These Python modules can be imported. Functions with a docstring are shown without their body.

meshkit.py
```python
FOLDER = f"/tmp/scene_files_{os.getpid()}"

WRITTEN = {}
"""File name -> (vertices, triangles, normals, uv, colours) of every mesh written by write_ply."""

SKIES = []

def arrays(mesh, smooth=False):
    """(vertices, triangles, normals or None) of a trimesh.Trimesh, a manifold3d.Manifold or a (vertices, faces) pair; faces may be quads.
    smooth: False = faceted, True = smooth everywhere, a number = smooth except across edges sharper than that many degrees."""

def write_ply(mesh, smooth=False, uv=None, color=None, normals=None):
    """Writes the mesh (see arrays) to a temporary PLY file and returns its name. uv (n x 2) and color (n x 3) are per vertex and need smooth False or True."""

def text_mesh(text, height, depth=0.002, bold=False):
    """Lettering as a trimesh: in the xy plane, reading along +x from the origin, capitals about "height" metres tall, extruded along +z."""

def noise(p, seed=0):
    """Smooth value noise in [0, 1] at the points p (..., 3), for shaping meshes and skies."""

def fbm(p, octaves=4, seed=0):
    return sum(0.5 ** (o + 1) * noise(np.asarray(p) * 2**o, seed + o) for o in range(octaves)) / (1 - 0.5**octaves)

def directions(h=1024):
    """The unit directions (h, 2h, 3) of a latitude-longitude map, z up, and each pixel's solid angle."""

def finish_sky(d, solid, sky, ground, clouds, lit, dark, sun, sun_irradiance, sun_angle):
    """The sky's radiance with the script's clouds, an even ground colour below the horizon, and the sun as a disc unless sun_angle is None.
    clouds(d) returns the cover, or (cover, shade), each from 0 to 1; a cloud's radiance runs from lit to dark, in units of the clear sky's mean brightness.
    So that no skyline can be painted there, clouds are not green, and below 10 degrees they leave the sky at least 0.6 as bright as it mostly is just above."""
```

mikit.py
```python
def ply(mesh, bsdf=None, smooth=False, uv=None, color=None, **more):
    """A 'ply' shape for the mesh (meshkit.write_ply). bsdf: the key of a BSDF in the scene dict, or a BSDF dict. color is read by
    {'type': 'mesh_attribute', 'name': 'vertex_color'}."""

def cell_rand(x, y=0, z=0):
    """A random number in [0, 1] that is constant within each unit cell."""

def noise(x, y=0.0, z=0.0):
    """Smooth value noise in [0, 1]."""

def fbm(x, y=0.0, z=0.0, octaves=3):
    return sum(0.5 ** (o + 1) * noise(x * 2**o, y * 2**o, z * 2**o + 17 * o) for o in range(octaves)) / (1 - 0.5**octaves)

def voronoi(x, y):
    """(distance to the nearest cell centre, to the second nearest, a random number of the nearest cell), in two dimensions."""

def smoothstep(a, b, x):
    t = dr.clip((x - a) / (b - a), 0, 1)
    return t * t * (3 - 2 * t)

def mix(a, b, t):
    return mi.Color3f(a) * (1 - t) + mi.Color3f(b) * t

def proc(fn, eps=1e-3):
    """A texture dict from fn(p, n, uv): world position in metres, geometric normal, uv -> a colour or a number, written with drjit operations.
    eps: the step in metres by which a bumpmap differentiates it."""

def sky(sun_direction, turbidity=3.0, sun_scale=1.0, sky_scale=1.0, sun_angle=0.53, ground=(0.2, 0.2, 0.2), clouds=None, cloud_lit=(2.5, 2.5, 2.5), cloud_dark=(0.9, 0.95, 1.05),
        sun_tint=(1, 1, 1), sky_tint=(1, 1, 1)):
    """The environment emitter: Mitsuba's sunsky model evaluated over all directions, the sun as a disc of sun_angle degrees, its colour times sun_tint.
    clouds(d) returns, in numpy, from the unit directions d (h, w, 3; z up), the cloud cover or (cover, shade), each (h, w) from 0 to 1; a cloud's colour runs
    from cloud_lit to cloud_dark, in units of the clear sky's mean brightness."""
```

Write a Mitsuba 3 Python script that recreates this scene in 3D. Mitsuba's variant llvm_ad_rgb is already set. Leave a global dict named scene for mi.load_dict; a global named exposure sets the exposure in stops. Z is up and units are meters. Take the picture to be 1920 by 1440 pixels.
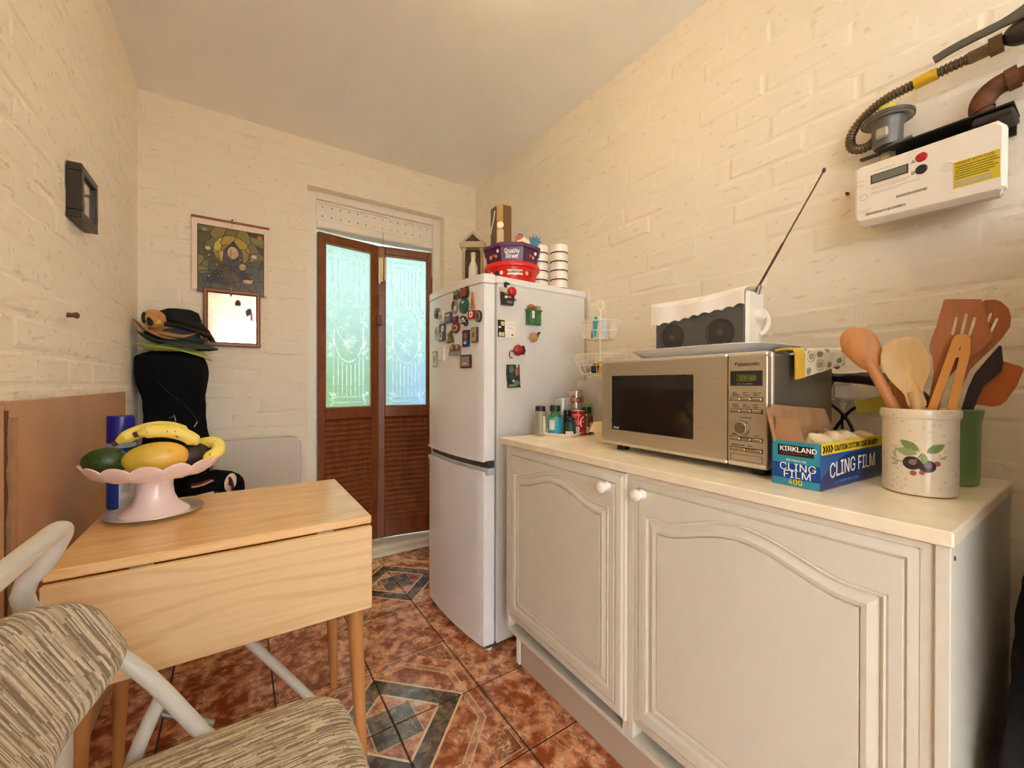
import math, random
import numpy as np, trimesh, manifold3d as m3
import shapely, shapely.geometry as sg
from shapely import affinity
import drjit as dr
import mitsuba as mi
import mikit, meshkit
from mikit import noise, fbm, voronoi, cell_rand, smoothstep, mix

rnd = random.Random(7)
T = mi.ScalarTransform4f
scene, labels = {}, {}

# ------------------------------------------------------------------ camera, sky, lamp, exposure
CAM = np.array([0.0, 0.0, 1.1168])
FWD = np.array([0.55558, 0.83146, -0.00284])
scene['camera'] = {'type': 'perspective', 'fov': 2 * math.degrees(math.atan(960 / 769.07)), 'fov_axis': 'x', 'near_clip': 0.02,
                   'to_world': T().look_at(origin=CAM.tolist(), target=(CAM + FWD).tolist(), up=[-0.00007, 0.00346, 0.99999])}


def overcast(d):
    n = meshkit.fbm(d * 3.0, 4, seed=3)
    return 0.9 + 0 * n, np.clip((n - 0.3) * 0.8, 0, 1)


scene['sky'] = mikit.sky([0.3, 0.6, 0.75], turbidity=4.0, sun_scale=0.0, sky_scale=4.6, ground=(0.32, 0.32, 0.30), clouds=overcast,
                         cloud_lit=(1.6, 1.65, 1.7), cloud_dark=(1.0, 1.06, 1.14))
exposure = 3.15
LAMP_RADIANCE = 2.5


# ------------------------------------------------------------------ helpers
def lin(c):
    c = np.array(c, float) / 255.0
    return [float(x) for x in np.where(c <= 0.04045, c / 12.92, ((c + 0.055) / 1.055) ** 2.4)]


def rgb(c):
    return {'type': 'rgb', 'value': lin(c)}


def mat(name, color=None, rough=0.5, metal=0.0, coat=0.0, spec=0.5, fn=None, bump=None, bscale=0.001, eps=1e-3, sheen=0.0, **kw):
    b = {'type': 'principled', 'base_color': mikit.proc(fn) if fn else rgb(color), 'roughness': rough, 'metallic': metal, 'specular': spec}
    if coat:
        b['clearcoat'] = coat
        b['clearcoat_gloss'] = 0.95
    if sheen:
        b['sheen'] = sheen
    if bump:
        b = {'type': 'bumpmap', 'arbitrary': mikit.proc(bump, eps), 'bsdf': b, 'scale': bscale}
    scene[name] = {'type': 'twosided', 'bsdf': b}
    return name


def plain(c, rough=0.5, metal=0.0, coat=0.0, spec=0.5):
    k = 'paint_%02x%02x%02x_%d_%d_%d' % (*[int(x) for x in c], int(rough * 100), int(metal * 100), int(coat * 100))
    if k not in scene:
        mat(k, c, rough, metal, coat, spec)
    return k


def fresh(base, pool):
    if base not in pool:
        return base
    i = 1
    while f'{base}_{i:03d}' in pool:
        i += 1
    return f'{base}_{i:03d}'


used = set()


def thing(name, label, cat, group=None, kind=None):
    k = fresh(name, used)
    used.add(k)
    labels[k] = {'label': label}
    if cat:
        labels[k]['category'] = cat
    if group:
        labels[k]['group'] = group
    if kind:
        labels[k]['kind'] = kind
    return k


def part(parent, name, mesh, m, smooth=30, label=None, kind=None, **kw):
    k = fresh(f'{parent}__{name}', used)
    used.add(k)
    scene[k] = mikit.ply(mesh, m, smooth=smooth, **kw)
    if label or kind:
        labels[k] = {}
        if label:
            labels[k]['label'] = label
        if kind:
            labels[k]['kind'] = kind
    return k


def inst(parent, name, d, to_world):
    k = fresh(f'{parent}__{name}', used)
    used.add(k)
    scene[k] = {**d, 'to_world': to_world}
    return k


def solo(name, mesh, m, label, cat, smooth=30, group=None, kind=None, **kw):
    k = thing(name, label, cat, group, kind)
    scene[k] = mikit.ply(mesh, m, smooth=smooth, **kw)
    return k


def cat_(*ms):
    return trimesh.util.concatenate([m for m in ms if m is not None])


def hullmesh(pts):
    m = m3.Manifold.hull_points(np.asarray(pts, float))
    d = m.to_mesh()
    return trimesh.Trimesh(d.vert_properties[:, :3], d.tri_verts, process=False)


def tm(man):
    d = man.to_mesh()
    return trimesh.Trimesh(d.vert_properties[:, :3], d.tri_verts, process=False)


def bx(x0, x1, y0, y1, z0, z1, b=0.0):
    """box between two corners, its edges chamfered by b"""
    if x1 < x0: x0, x1 = x1, x0
    if y1 < y0: y0, y1 = y1, y0
    if z1 < z0: z0, z1 = z1, z0
    b = min(b, 0.45 * min(x1 - x0, y1 - y0, z1 - z0))
    if b <= 0:
        m = trimesh.creation.box((x1 - x0, y1 - y0, z1 - z0))
        m.apply_translation(((x0 + x1) / 2, (y0 + y1) / 2, (z0 + z1) / 2))
        return m
    P = []
    for a in (0, 1):
        for c in (0, 1):
            for e in (0, 1):
                X, Y, Z = (x1 if a else x0), (y1 if c else y0), (z1 if e else z0)
                sx, sy, sz = (-b if a else b), (-b if c else b), (-b if e else b)
                P += [(X, Y + sy, Z + sz), (X + sx, Y, Z + sz), (X + sx, Y + sy, Z)]
    return hullmesh(P)


def move(m, x=0, y=0, z=0, rx=0, ry=0, rz=0):
    m = m.copy()
    R = trimesh.transformations.euler_matrix(math.radians(rx), math.radians(ry), math.radians(rz))
    R[:3, 3] = (x, y, z)
    m.apply_transform(R)
    return m


def frame(m, o, e1, e2, e3=None):
    """local x, y, z to the axes e1, e2, e3 at o"""
    e1, e2 = np.asarray(e1, float), np.asarray(e2, float)
    e1, e2 = e1 / np.linalg.norm(e1), e2 / np.linalg.norm(e2)
    e3 = np.cross(e1, e2) if e3 is None else np.asarray(e3, float)
    M = np.eye(4)
    M[:3, 0], M[:3, 1], M[:3, 2], M[:3, 3] = e1, e2, e3, o
    m = m.copy()
    m.apply_transform(M)
    return m


def lathe(profile, n=40, scallop=None):
    """closed or open profile [(r, z)...] from the axis outwards round the z axis"""
    P = np.array(profile, float)
    k = len(P)
    a = np.arange(n) * 2 * np.pi / n
    V = np.stack([np.outer(np.cos(a), P[:, 0]), np.outer(np.sin(a), P[:, 0]), np.tile(P[:, 1], (n, 1))], -1)
    if scallop is not None:
        V = scallop(V, a)
    V = V.reshape(-1, 3)
    F = []
    for i in range(n):
        j = (i + 1) % n
        for q in range(k - 1):
            A, B, C, D = i * k + q, i * k + q + 1, j * k + q + 1, j * k + q
            F += [(A, D, C), (A, C, B)] if True else []
    m = trimesh.Trimesh(V, F, process=False)
    m.merge_vertices()
    m.update_faces(m.nondegenerate_faces())
    m.fix_normals()
    if m.volume < 0:
        m.invert()
    return m


def spline(pts, n=40):
    P = np.array(pts, float)
    d = np.r_[0, np.cumsum(np.linalg.norm(np.diff(P, axis=0), axis=1))]
    from scipy.interpolate import PchipInterpolator, CubicSpline
    return CubicSpline(d, P)(np.linspace(0, d[-1], n))


def tube(pts, r, n=12, flat=None):
    """a swept tube with caps; r a number or one per point; flat: (a, b) half axes factors"""
    P = np.array(pts, float)
    r = np.broadcast_to(np.asarray(r, float), (len(P),))
    t = np.gradient(P, axis=0)
    t /= np.linalg.norm(t, axis=1, keepdims=True) + 1e-12
    up = np.array([0, 0, 1.0]) if abs(t[0, 2]) < 0.9 else np.array([1.0, 0, 0])
    a = np.cross(t[0], up)
    a /= np.linalg.norm(a)
    rings = []
    ang = np.arange(n) * 2 * np.pi / n
    for i in range(len(P)):
        a = a - t[i] * (a @ t[i])
        a /= np.linalg.norm(a)
        b = np.cross(t[i], a)
        fa, fb = flat or (1, 1)
        rings.append(P[i] + r[i] * (fa * np.cos(ang)[:, None] * a + fb * np.sin(ang)[:, None] * b))
    V = np.vstack(rings + [P[:1], P[-1:]])
    F = []
    for i in range(len(P) - 1):
        for j in range(n):
            A, B = i * n + j, i * n + (j + 1) % n
            C, D = A + n, B + n
            F += [(A, B, D), (A, D, C)]
    c0, c1 = len(P) * n, len(P) * n + 1
    for j in range(n):
        F += [(c0, (j + 1) % n, j), (c1, (len(P) - 1) * n + j, (len(P) - 1) * n + (j + 1) % n)]
    m = trimesh.Trimesh(V, F, process=False)
    return m


def rod(a, b, r, n=12):
    return tube([a, b], r, n)


def ext(poly, h, z0=0.0):
    geoms = [g for g in getattr(poly, 'geoms', [poly]) if g.area > 1e-10]
    m = cat_(*[trimesh.creation.extrude_polygon(g, h, engine='earcut') for g in geoms])
    m.apply_translation((0, 0, z0))
    return m


def rrect(x0, x1, y0, y1, r):
    return sg.box(x0 + r, y0 + r, x1 - r, y1 - r).buffer(r, quad_segs=5)


def ell(cx, cy, a, b, n=28):
    return sg.Polygon([(cx + a * math.cos(t), cy + b * math.sin(t)) for t in np.linspace(0, 2 * np.pi, n, endpoint=False)])


def pillow(poly, h, r, z0=0.0, steps=3):
    """a plate of outline poly, thickness h, its upper edge rounded by r"""
    ms = [ext(poly, h - r, z0)]
    for i in range(steps):
        t0, t1 = i / steps, (i + 1) / steps
        q = poly.buffer(-r * (1 - math.sqrt(max(0, 1 - t1 * t1))) - 1e-5)
        if q.area <= 0: break
        ms.append(ext(q, r * (t1 - t0), z0 + h - r + r * t0 - 1e-5))
    return cat_(*ms)


def blob(cx, cy, cz, a, b, c, amp=0.0, freq=8, seed=0, sub=3, power=None):
    m = trimesh.creation.icosphere(subdivisions=sub)
    v = np.array(m.vertices)
    if power:
        v = np.sign(v) * np.abs(v) ** power
    p = v * [a, b, c]
    if amp:
        nn = meshkit.fbm(p * freq + 31.7, 3, seed) - 0.5
        p = p + v * nn[:, None] * 2 * amp
    m.vertices = p + [cx, cy, cz]
    return m


def text(s, h, o, right, up, depth=0.0006, bold=False, sx=1.0, center=False, italic=0.0):
    m = meshkit.text_mesh(s, h, depth, bold)
    v = np.array(m.vertices)
    v[:, 0] *= sx
    if center:
        v[:, 0] -= (v[:, 0].max() + v[:, 0].min()) / 2
    v[:, 0] += italic * v[:, 1]
    m.vertices = v
    return frame(m, o, right, up)


def sheet(fn, nu, nv, thick=0.002):
    """a thin cloth: fn(s, t) -> point, both from 0 to 1; two sides and a rim; returns mesh and uv"""
    s, t = np.meshgrid(np.linspace(0, 1, nu), np.linspace(0, 1, nv), indexing='ij')
    P = np.array([[fn(a, b) for b in t[0]] for a in s[:, 0]], float)
    du, dv = np.gradient(P, axis=0), np.gradient(P, axis=1)
    n = np.cross(du, dv)
    n /= np.linalg.norm(n, axis=2, keepdims=True) + 1e-12
    A, B = (P + n * thick / 2).reshape(-1, 3), (P - n * thick / 2).reshape(-1, 3)
    N = nu * nv
    F = []
    for i in range(nu - 1):
        for j in range(nv - 1):
            a, b, c, d = i * nv + j, (i + 1) * nv + j, (i + 1) * nv + j + 1, i * nv + j + 1
            F += [(a, b, c), (a, c, d), (N + a, N + c, N + b), (N + a, N + d, N + c)]
    rim = [(i, 0) for i in range(nu)] + [(nu - 1, j) for j in range(1, nv)] + [(i, nv - 1) for i in range(nu - 2, -1, -1)] + [(0, j) for j in range(nv - 2, -1, -1)]
    ids = [i * nv + j for i, j in rim]
    for a, b in zip(ids[:-1], ids[1:]):
        F += [(a, N + a, N + b), (a, N + b, b)]
    uv = np.tile(np.stack([s.ravel(), t.ravel()], 1), (2, 1))
    return trimesh.Trimesh(np.vstack([A, B]), F, process=False), uv


def cushion(w, d, th, k=0.75, nu=40, nv=40):
    s, t = np.meshgrid(np.linspace(-1, 1, nu), np.linspace(-1, 1, nv), indexing='ij')
    s, t = np.sin(s * np.pi / 2) * 0.35 + s * 0.65, np.sin(t * np.pi / 2) * 0.35 + t * 0.65
    x = s * np.sqrt(1 - k * t ** 6 / 2) * w / 2
    y = t * np.sqrt(1 - k * s ** 6 / 2) * d / 2
    h = ((1 - s ** 6).clip(0) * (1 - t ** 6).clip(0)) ** 0.5
    top = np.stack([x, y, th * 0.62 * h], -1).reshape(-1, 3)
    bot = np.stack([x, y, -th * 0.38 * h], -1).reshape(-1, 3)
    N = nu * nv
    F = []
    for i in range(nu - 1):
        for j in range(nv - 1):
            a, b, c, e = i * nv + j, (i + 1) * nv + j, (i + 1) * nv + j + 1, i * nv + j + 1
            F += [(a, b, c), (a, c, e), (N + a, N + c, N + b), (N + a, N + e, N + c)]
    uv = np.vstack([top[:, :2], bot[:, :2]])
    return trimesh.Trimesh(np.vstack([top, bot]), F, process=False), uv


# ------------------------------------------------------------------ materials
def paint_bump(p, n, uv):
    return fbm(p.x * 60, p.y * 60, p.z * 90, 3) * 0.55 + fbm(p.x * 14, p.y * 14, p.z * 20, 2) * 0.9 + 0.35 * smoothstep(0.62, 0.8, noise(p.x * 22 + 5, p.y * 22, p.z * 70))


def paint_col(p, n, uv):
    k = smoothstep(0.66, 0.80, fbm(p.x * 40 + 3, p.y * 40, p.z * 60, 3))
    return mix(lin((236, 225, 206)), lin((196, 176, 146)), k * 0.4)


mat('wall_paint', fn=paint_col, rough=0.55, spec=0.3, bump=paint_bump, bscale=0.0022, eps=0.0015)
mat('wall_paint_rough', fn=paint_col, rough=0.6, spec=0.3, bump=lambda p, n, uv: paint_bump(p, n, uv) + fbm(p.x * 130, p.y * 110, p.z * 150, 3) * 0.8, bscale=0.0050, eps=0.0012)
mat('ceiling_paint', fn=lambda p, n, uv: mix(lin((238, 236, 228)), lin((190, 184, 172)), smoothstep(0.45, 0.75, fbm(p.x * 2.5, p.y * 2.5, p.z, 3)) * 0.10), rough=0.6, spec=0.3)


def marble(x, y, a, b, c, s=46):
    f = fbm(x * s, y * s, 3.0, 4)
    v = 1 - dr.abs(2 * fbm(x * s * 0.8 + 9, y * s * 0.8 + f * 1.5, 1.0, 3) - 1)
    g = fbm(x * s * 0.45 + 4, y * s * 0.45, 7.0, 3)
    col = mix(a, b, smoothstep(0.30, 0.75, f * 0.55 + g * 0.45))
    return mix(col, c, smoothstep(0.84, 0.99, v) * smoothstep(0.35, 0.65, g) * 0.55)


RED = (lin((146, 72, 38)), lin((226, 164, 120)), lin((244, 218, 186)))
DARK = (lin((64, 48, 32)), lin((132, 110, 80)), lin((184, 160, 124)))
mat('tile_red', fn=lambda p, n, uv: marble(p.x, p.y, *RED), rough=0.16, spec=0.5)


def medallion(p, n, uv):
    far = p.y > 1.80
    u = dr.abs((p.x - dr.select(far, 0.740, 0.4238)) / 0.316)
    v = dr.abs((p.y - dr.select(far, 2.270, 1.322)) / 0.316)
    red, dark = marble(p.x, p.y, *RED), marble(p.x, p.y, *DARK)
    cream = mi.Color3f(lin((226, 200, 160)))
    d = u + v
    q = dr.maximum(u, v)
    c = dr.select((d < 0.775) & (d > 0.505), dark, red)
    c = dr.select(q < 0.235, dark, c)
    c = dr.select((dr.abs(q - 0.238) < 0.006) & (d < 0.50), cream * 0.7, c)
    c = dr.select((dr.abs(d - 0.785) < 0.017) | (dr.abs(d - 0.495) < 0.017), cream, c)
    o = dr.maximum(q, (u + v) * 0.845 / 1.275)
    band = (dr.abs(o - 0.845) < 0.008) | (dr.abs(o - 0.775) < 0.008)
    dash = dr.sin((u - v) * 0.316 * 620) > -0.45
    c = dr.select((o > 0.775) & (o < 0.845), mix(c, cream, 0.25), c)
    c = dr.select(band & dash & (d > 0.83), cream, c)
    c = dr.select(dr.abs(q - 0.955) < 0.005, cream * 0.75, c)
    # scrollwork in the outer corners
    a, b = (u - 0.80) * 34, (v - 0.80) * 34
    f1, f2, _w = voronoi(a * 0.85, b * 0.85)
    k = ((dr.abs(f1 - 0.36) < 0.085) | (f1 < 0.13)) & (d > 1.50) & (q < 0.945)
    c = dr.select(k, mi.Color3f(lin((66, 34, 22))), c)
    return mi.Color3f(c)


mat('tile_medallion', fn=medallion, rough=0.14, spec=0.5)
mat('grout', (58, 40, 30), 0.7)


def beech(p, n, uv):
    w = fbm(p.x * 3.0, p.y * 22, p.z * 22, 3)
    g = fbm(p.x * 4 + 7 + w, (p.y + p.z) * 55 + w * 5, p.y * 30, 3)
    return mix(mix(lin((210, 164, 108)), lin((230, 192, 138)), g), lin((178, 128, 78)), smoothstep(0.60, 0.85, fbm(p.x * 9, (p.y + p.z) * 160, 2.0, 2)) * 0.35)


mat('beech_top', fn=beech, rough=0.26, coat=1.0)


def beech_leaf(p, n, uv):
    w = fbm(p.x * 2.2, p.z * 5, 1.0, 2)
    r = dr.sin((p.z * 130 + w * 17 + 5 * noise(p.x * 1.5, 0, 0)))
    k = smoothstep(0.2, 1.0, r) * 0.28 + fbm(p.x * 6, p.z * 180, 0.0, 2) * 0.4
    return mix(lin((226, 194, 146)), lin((200, 160, 110)), k)


mat('beech_leaf', fn=beech_leaf, rough=0.42)


def legwood(p, n, uv):
    return mix(lin((164, 108, 58)), lin((198, 142, 84)), fbm(p.x * 50, p.y * 50, p.z * 5, 3))


mat('leg_wood', fn=legwood, rough=0.35)


def doorwood(p, n, uv):
    g = fbm(p.x * 60, p.y * 8, p.z * 60 * 0.12, 3)
    h = fbm(p.x * 6, p.y * 8, p.z * 130, 2)
    return mix(mix(lin((84, 36, 12)), lin((150, 78, 32)), g * 0.55 + h * 0.45), lin((58, 24, 8)), smoothstep(0.6, 0.8, h) * 0.35)


mat('door_wood', fn=doorwood, rough=0.32, coat=0.25)


def spoonwood(p, n, uv):
    return mix(lin((176, 112, 62)), lin((206, 144, 88)), fbm(p.x * 30, p.y * 90, p.z * 20, 3))


def palewood(p, n, uv):
    return mix(lin((196, 156, 98)), lin((214, 178, 122)), fbm(p.x * 30, p.y * 150, p.z * 30, 3))


def tanwood(p, n, uv):
    return mix(lin((150, 84, 38)), lin((178, 108, 56)), fbm(p.x * 25, p.y * 90, p.z * 14, 3))


mat('spoon_wood', fn=spoonwood, rough=0.5)
mat('spoon_pale_wood', fn=palewood, rough=0.5)
mat('spatula_wood', fn=tanwood, rough=0.5)
mat('tongs_wood', (206, 138, 52), 0.42)


def weave(p, n, uv):
    a = noise(uv.x * 6, uv.y * 200, 3.0)
    row = dr.floor(uv.y * 360 + 2.2 * fbm(uv.x * 9, uv.y * 12, 0.0, 2))
    seg = dr.floor(uv.x * 32 + 40 * cell_rand(row, 1, 1))
    k = cell_rand(row, seg, 2) * 0.75 + a * 0.25
    fine = noise(uv.x * 900, uv.y * 900, 0)
    c = mix(lin((128, 114, 96)), lin((206, 190, 164)), smoothstep(0.15, 0.85, k))
    return c * (0.85 + 0.3 * fine)


def weave_bump(p, n, uv):
    row = uv.y * 360 + 2.2 * fbm(uv.x * 9, uv.y * 12, 0.0, 2)
    f = row - dr.floor(row)
    seg = dr.floor(uv.x * 32 + 40 * cell_rand(dr.floor(row), 1, 1))
    return (1 - dr.square(2 * f - 1)) * (0.4 + 0.6 * cell_rand(dr.floor(row), seg, 2))


mat('chair_fabric', fn=weave, rough=0.9, spec=0.2, sheen=0.3, bump=weave_bump, bscale=0.0016, eps=0.0008)
mat('grey_tube', (196, 192, 182), 0.3, coat=0.4)
mat('cabinet_grey', (211, 207, 192), 0.42, spec=0.4)
mat('worktop_laminate', fn=lambda p, n, uv: mix(lin((240, 230, 208)), lin((228, 214, 186)), fbm(p.x * 30, p.y * 30, p.z, 3)), rough=0.22, coat=0.2)
mat('white_gloss', (234, 234, 232), 0.22, coat=0.35)
mat('fridge_white', (226, 226, 226), 0.16, coat=0.8)
mat('fridge_side', (212, 210, 208), 0.34, bump=lambda p, n, uv: fbm(p.x * 500, p.y * 500, p.z * 500, 2), bscale=0.0003, eps=0.0005)


def brushed(p, n, uv):
    return mix(lin((186, 172, 148)), lin((208, 194, 168)), fbm(p.x * 8, p.y * 5, p.z * 900, 3))


mat('steel_front', fn=brushed, rough=0.34, metal=0.7)
mat('steel_side', (128, 122, 110), 0.42, metal=0.6)
mat('chrome', (210, 208, 204), 0.12, metal=1.0)
mat('dull_metal', (140, 138, 132), 0.38, metal=0.9)
mat('black_gloss', (10, 9, 9), 0.05, coat=1.0)
mat('black_plastic', (18, 17, 18), 0.45)
mat('black_cloth', fn=lambda p, n, uv: mix(lin((9, 9, 11)), lin((22, 22, 25)), fbm(p.x * 60, p.y * 60, p.z * 60, 3)), rough=0.95, spec=0.15, bump=lambda p, n, uv: fbm(p.x * 90, p.y * 90, p.z * 90, 3), bscale=0.002, eps=0.001)
mat('card_brown', fn=lambda p, n, uv: mix(lin((150, 112, 78)), lin((172, 132, 94)), fbm(p.x * 40, p.y * 12, p.z * 40, 3)), rough=0.75)
mat('board_brown', fn=lambda p, n, uv: mix(lin((168, 126, 92)), lin((196, 152, 114)), fbm(p.x * 9, p.y * 9, p.z * 6, 3)), rough=0.42, spec=0.4)
mat('ceramic_pink', (240, 218, 214), 0.08, coat=0.8)
mat('ceramic_cream', fn=lambda p, n, uv: mix(lin((226, 210, 182)), lin((190, 164, 128)), smoothstep(0.72, 0.85, noise(p.x * 160, p.y * 160, p.z * 160)) * 0.45), rough=0.14, coat=0.6)
mat('ceramic_green', (136, 172, 120), 0.2, coat=0.5)
mat('clear_plastic', (235, 235, 230), 0.12)
scene['clear_glass'] = {'type': 'thindielectric', 'int_ior': 1.5}
scene['clear_box'] = {'type': 'blendbsdf', 'weight': 0.28, 'a': {'type': 'thindielectric', 'int_ior': 1.45},
                      'b': {'type': 'principledthin', 'base_color': {'type': 'rgb', 'value': [0.85, 0.84, 0.8]}, 'roughness': 0.35, 'diff_trans': 1.2}}
scene['frosted_glass'] = {'type': 'roughdielectric', 'distribution': 'ggx', 'alpha': 0.28, 'int_ior': 1.5, 'specular_transmittance': {'type': 'rgb', 'value': [0.93, 0.985, 0.97]}}
scene['etching'] = {'type': 'principledthin', 'base_color': {'type': 'rgb', 'value': [0.92, 0.96, 0.96]}, 'roughness': 0.5, 'diff_trans': 1.3, 'spec_trans': 0.2}
scene['mirror_silver'] = {'type': 'conductor', 'specular_reflectance': {'type': 'rgb', 'value': [0.92, 0.94, 0.94]}}
WHITE = 'white_gloss'

# ------------------------------------------------------------------ the room
XL, XR, YB, YF, H = -0.398, 1.441, 2.640, -2.60, 2.530
DX0, DX1, DZ = 0.337, 1.195, 2.266           # the doorway in the back wall
S = 'structure'

k = solo('ceiling', bx(XL - 0.3, XR + 0.3, YF - 0.1, YB + 0.3, H, H + 0.12), 'ceiling_paint', 'plain grey-white plaster ceiling', 'ceiling', kind=S)
# floor: a bed of dark grout with the tiles of the visible part laid on it
P_ = 0.316
k = floor = thing('floor', 'floor of glossy rust-red marbled tiles with dark grout and printed medallions', 'floor', kind=S)
part(k, 'grout_bed', bx(XL - 0.1, XR + 0.1, -0.02, 3.0, -0.06, -0.003), 'grout', False)
part(k, 'rear_floor', bx(XL - 0.1, XR + 0.1, YF - 0.1, -0.02, -0.06, -0.001), 'tile_red', False)
gx, gy = [0.740 + P_ * i for i in range(-4, 4)], [1.006 + P_ * j for j in range(-3, 7)]
full = {}
for j in range(len(gy) - 1):
    for i in range(len(gx) - 1):
        x0, x1, y0, y1 = max(gx[i], XL) + 0.0024, min(gx[i + 1], XR) - 0.0024, gy[j] + 0.0024, min(gy[j + 1], 2.72) - 0.0024
        if x1 - x0 < 0.02 or y1 - y0 < 0.02:
            continue
        cx, cy = (gx[i] + gx[i + 1]) / 2, (gy[j] + gy[j + 1]) / 2
        med = (abs(cx - 0.4238) < 0.3 and abs(cy - 1.322) < 0.3) or (abs(cx - 0.740) < 0.3 and abs(cy - 2.270) < 0.3)
        part(k, 'tile', bx(x0, x1, y0, y1, -0.009, rnd.uniform(-0.0003, 0.0003), 0.0018), 'tile_medallion' if med else 'tile_red', False)

# walls: painted brick. A wall slab at the depth of the joints, each brick a piece of its own on it
BL, BH, BP = 0.235, 0.080, 0.067


def brick_mesh(w, h, pro, seed):
    r = random.Random(seed)
    c = 0.009
    j = lambda a: r.uniform(-a, a)
    lo = [(-w / 2 + j(.0012), -h / 2 + j(.0012), 0), (w / 2 + j(.0012), -h / 2 + j(.0012), 0), (w / 2 + j(.0012), h / 2 + j(.0012), 0), (-w / 2 + j(.0012), h / 2 + j(.0012), 0)]
    hi = [(-w / 2 + c + j(.002), -h / 2 + c + j(.002), pro + j(.0005)), (w / 2 - c + j(.002), -h / 2 + c + j(.002), pro + j(.0005)),
          (w / 2 - c + j(.002), h / 2 - c + j(.002), pro + j(.0005)), (-w / 2 + c + j(.002), h / 2 - c + j(.002), pro + j(.0005))]
    F = [(4, 5, 6), (4, 6, 7)]
    for a in range(4):
        b = (a + 1) % 4
        F += [(a, b, b + 4), (a, b + 4, a + 4)]
    return trimesh.Trimesh(lo + hi, F, process=False)


NV = 10
std = {m: [mikit.ply(brick_mesh(BL - 0.007, BH - 0.007, 0.0005 + 0.0030 * (q / NV) ** 1.3, 50 + q), m, smooth=False) for q in range(NV)] for m in ('wall_paint', 'wall_paint_rough')}


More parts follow.
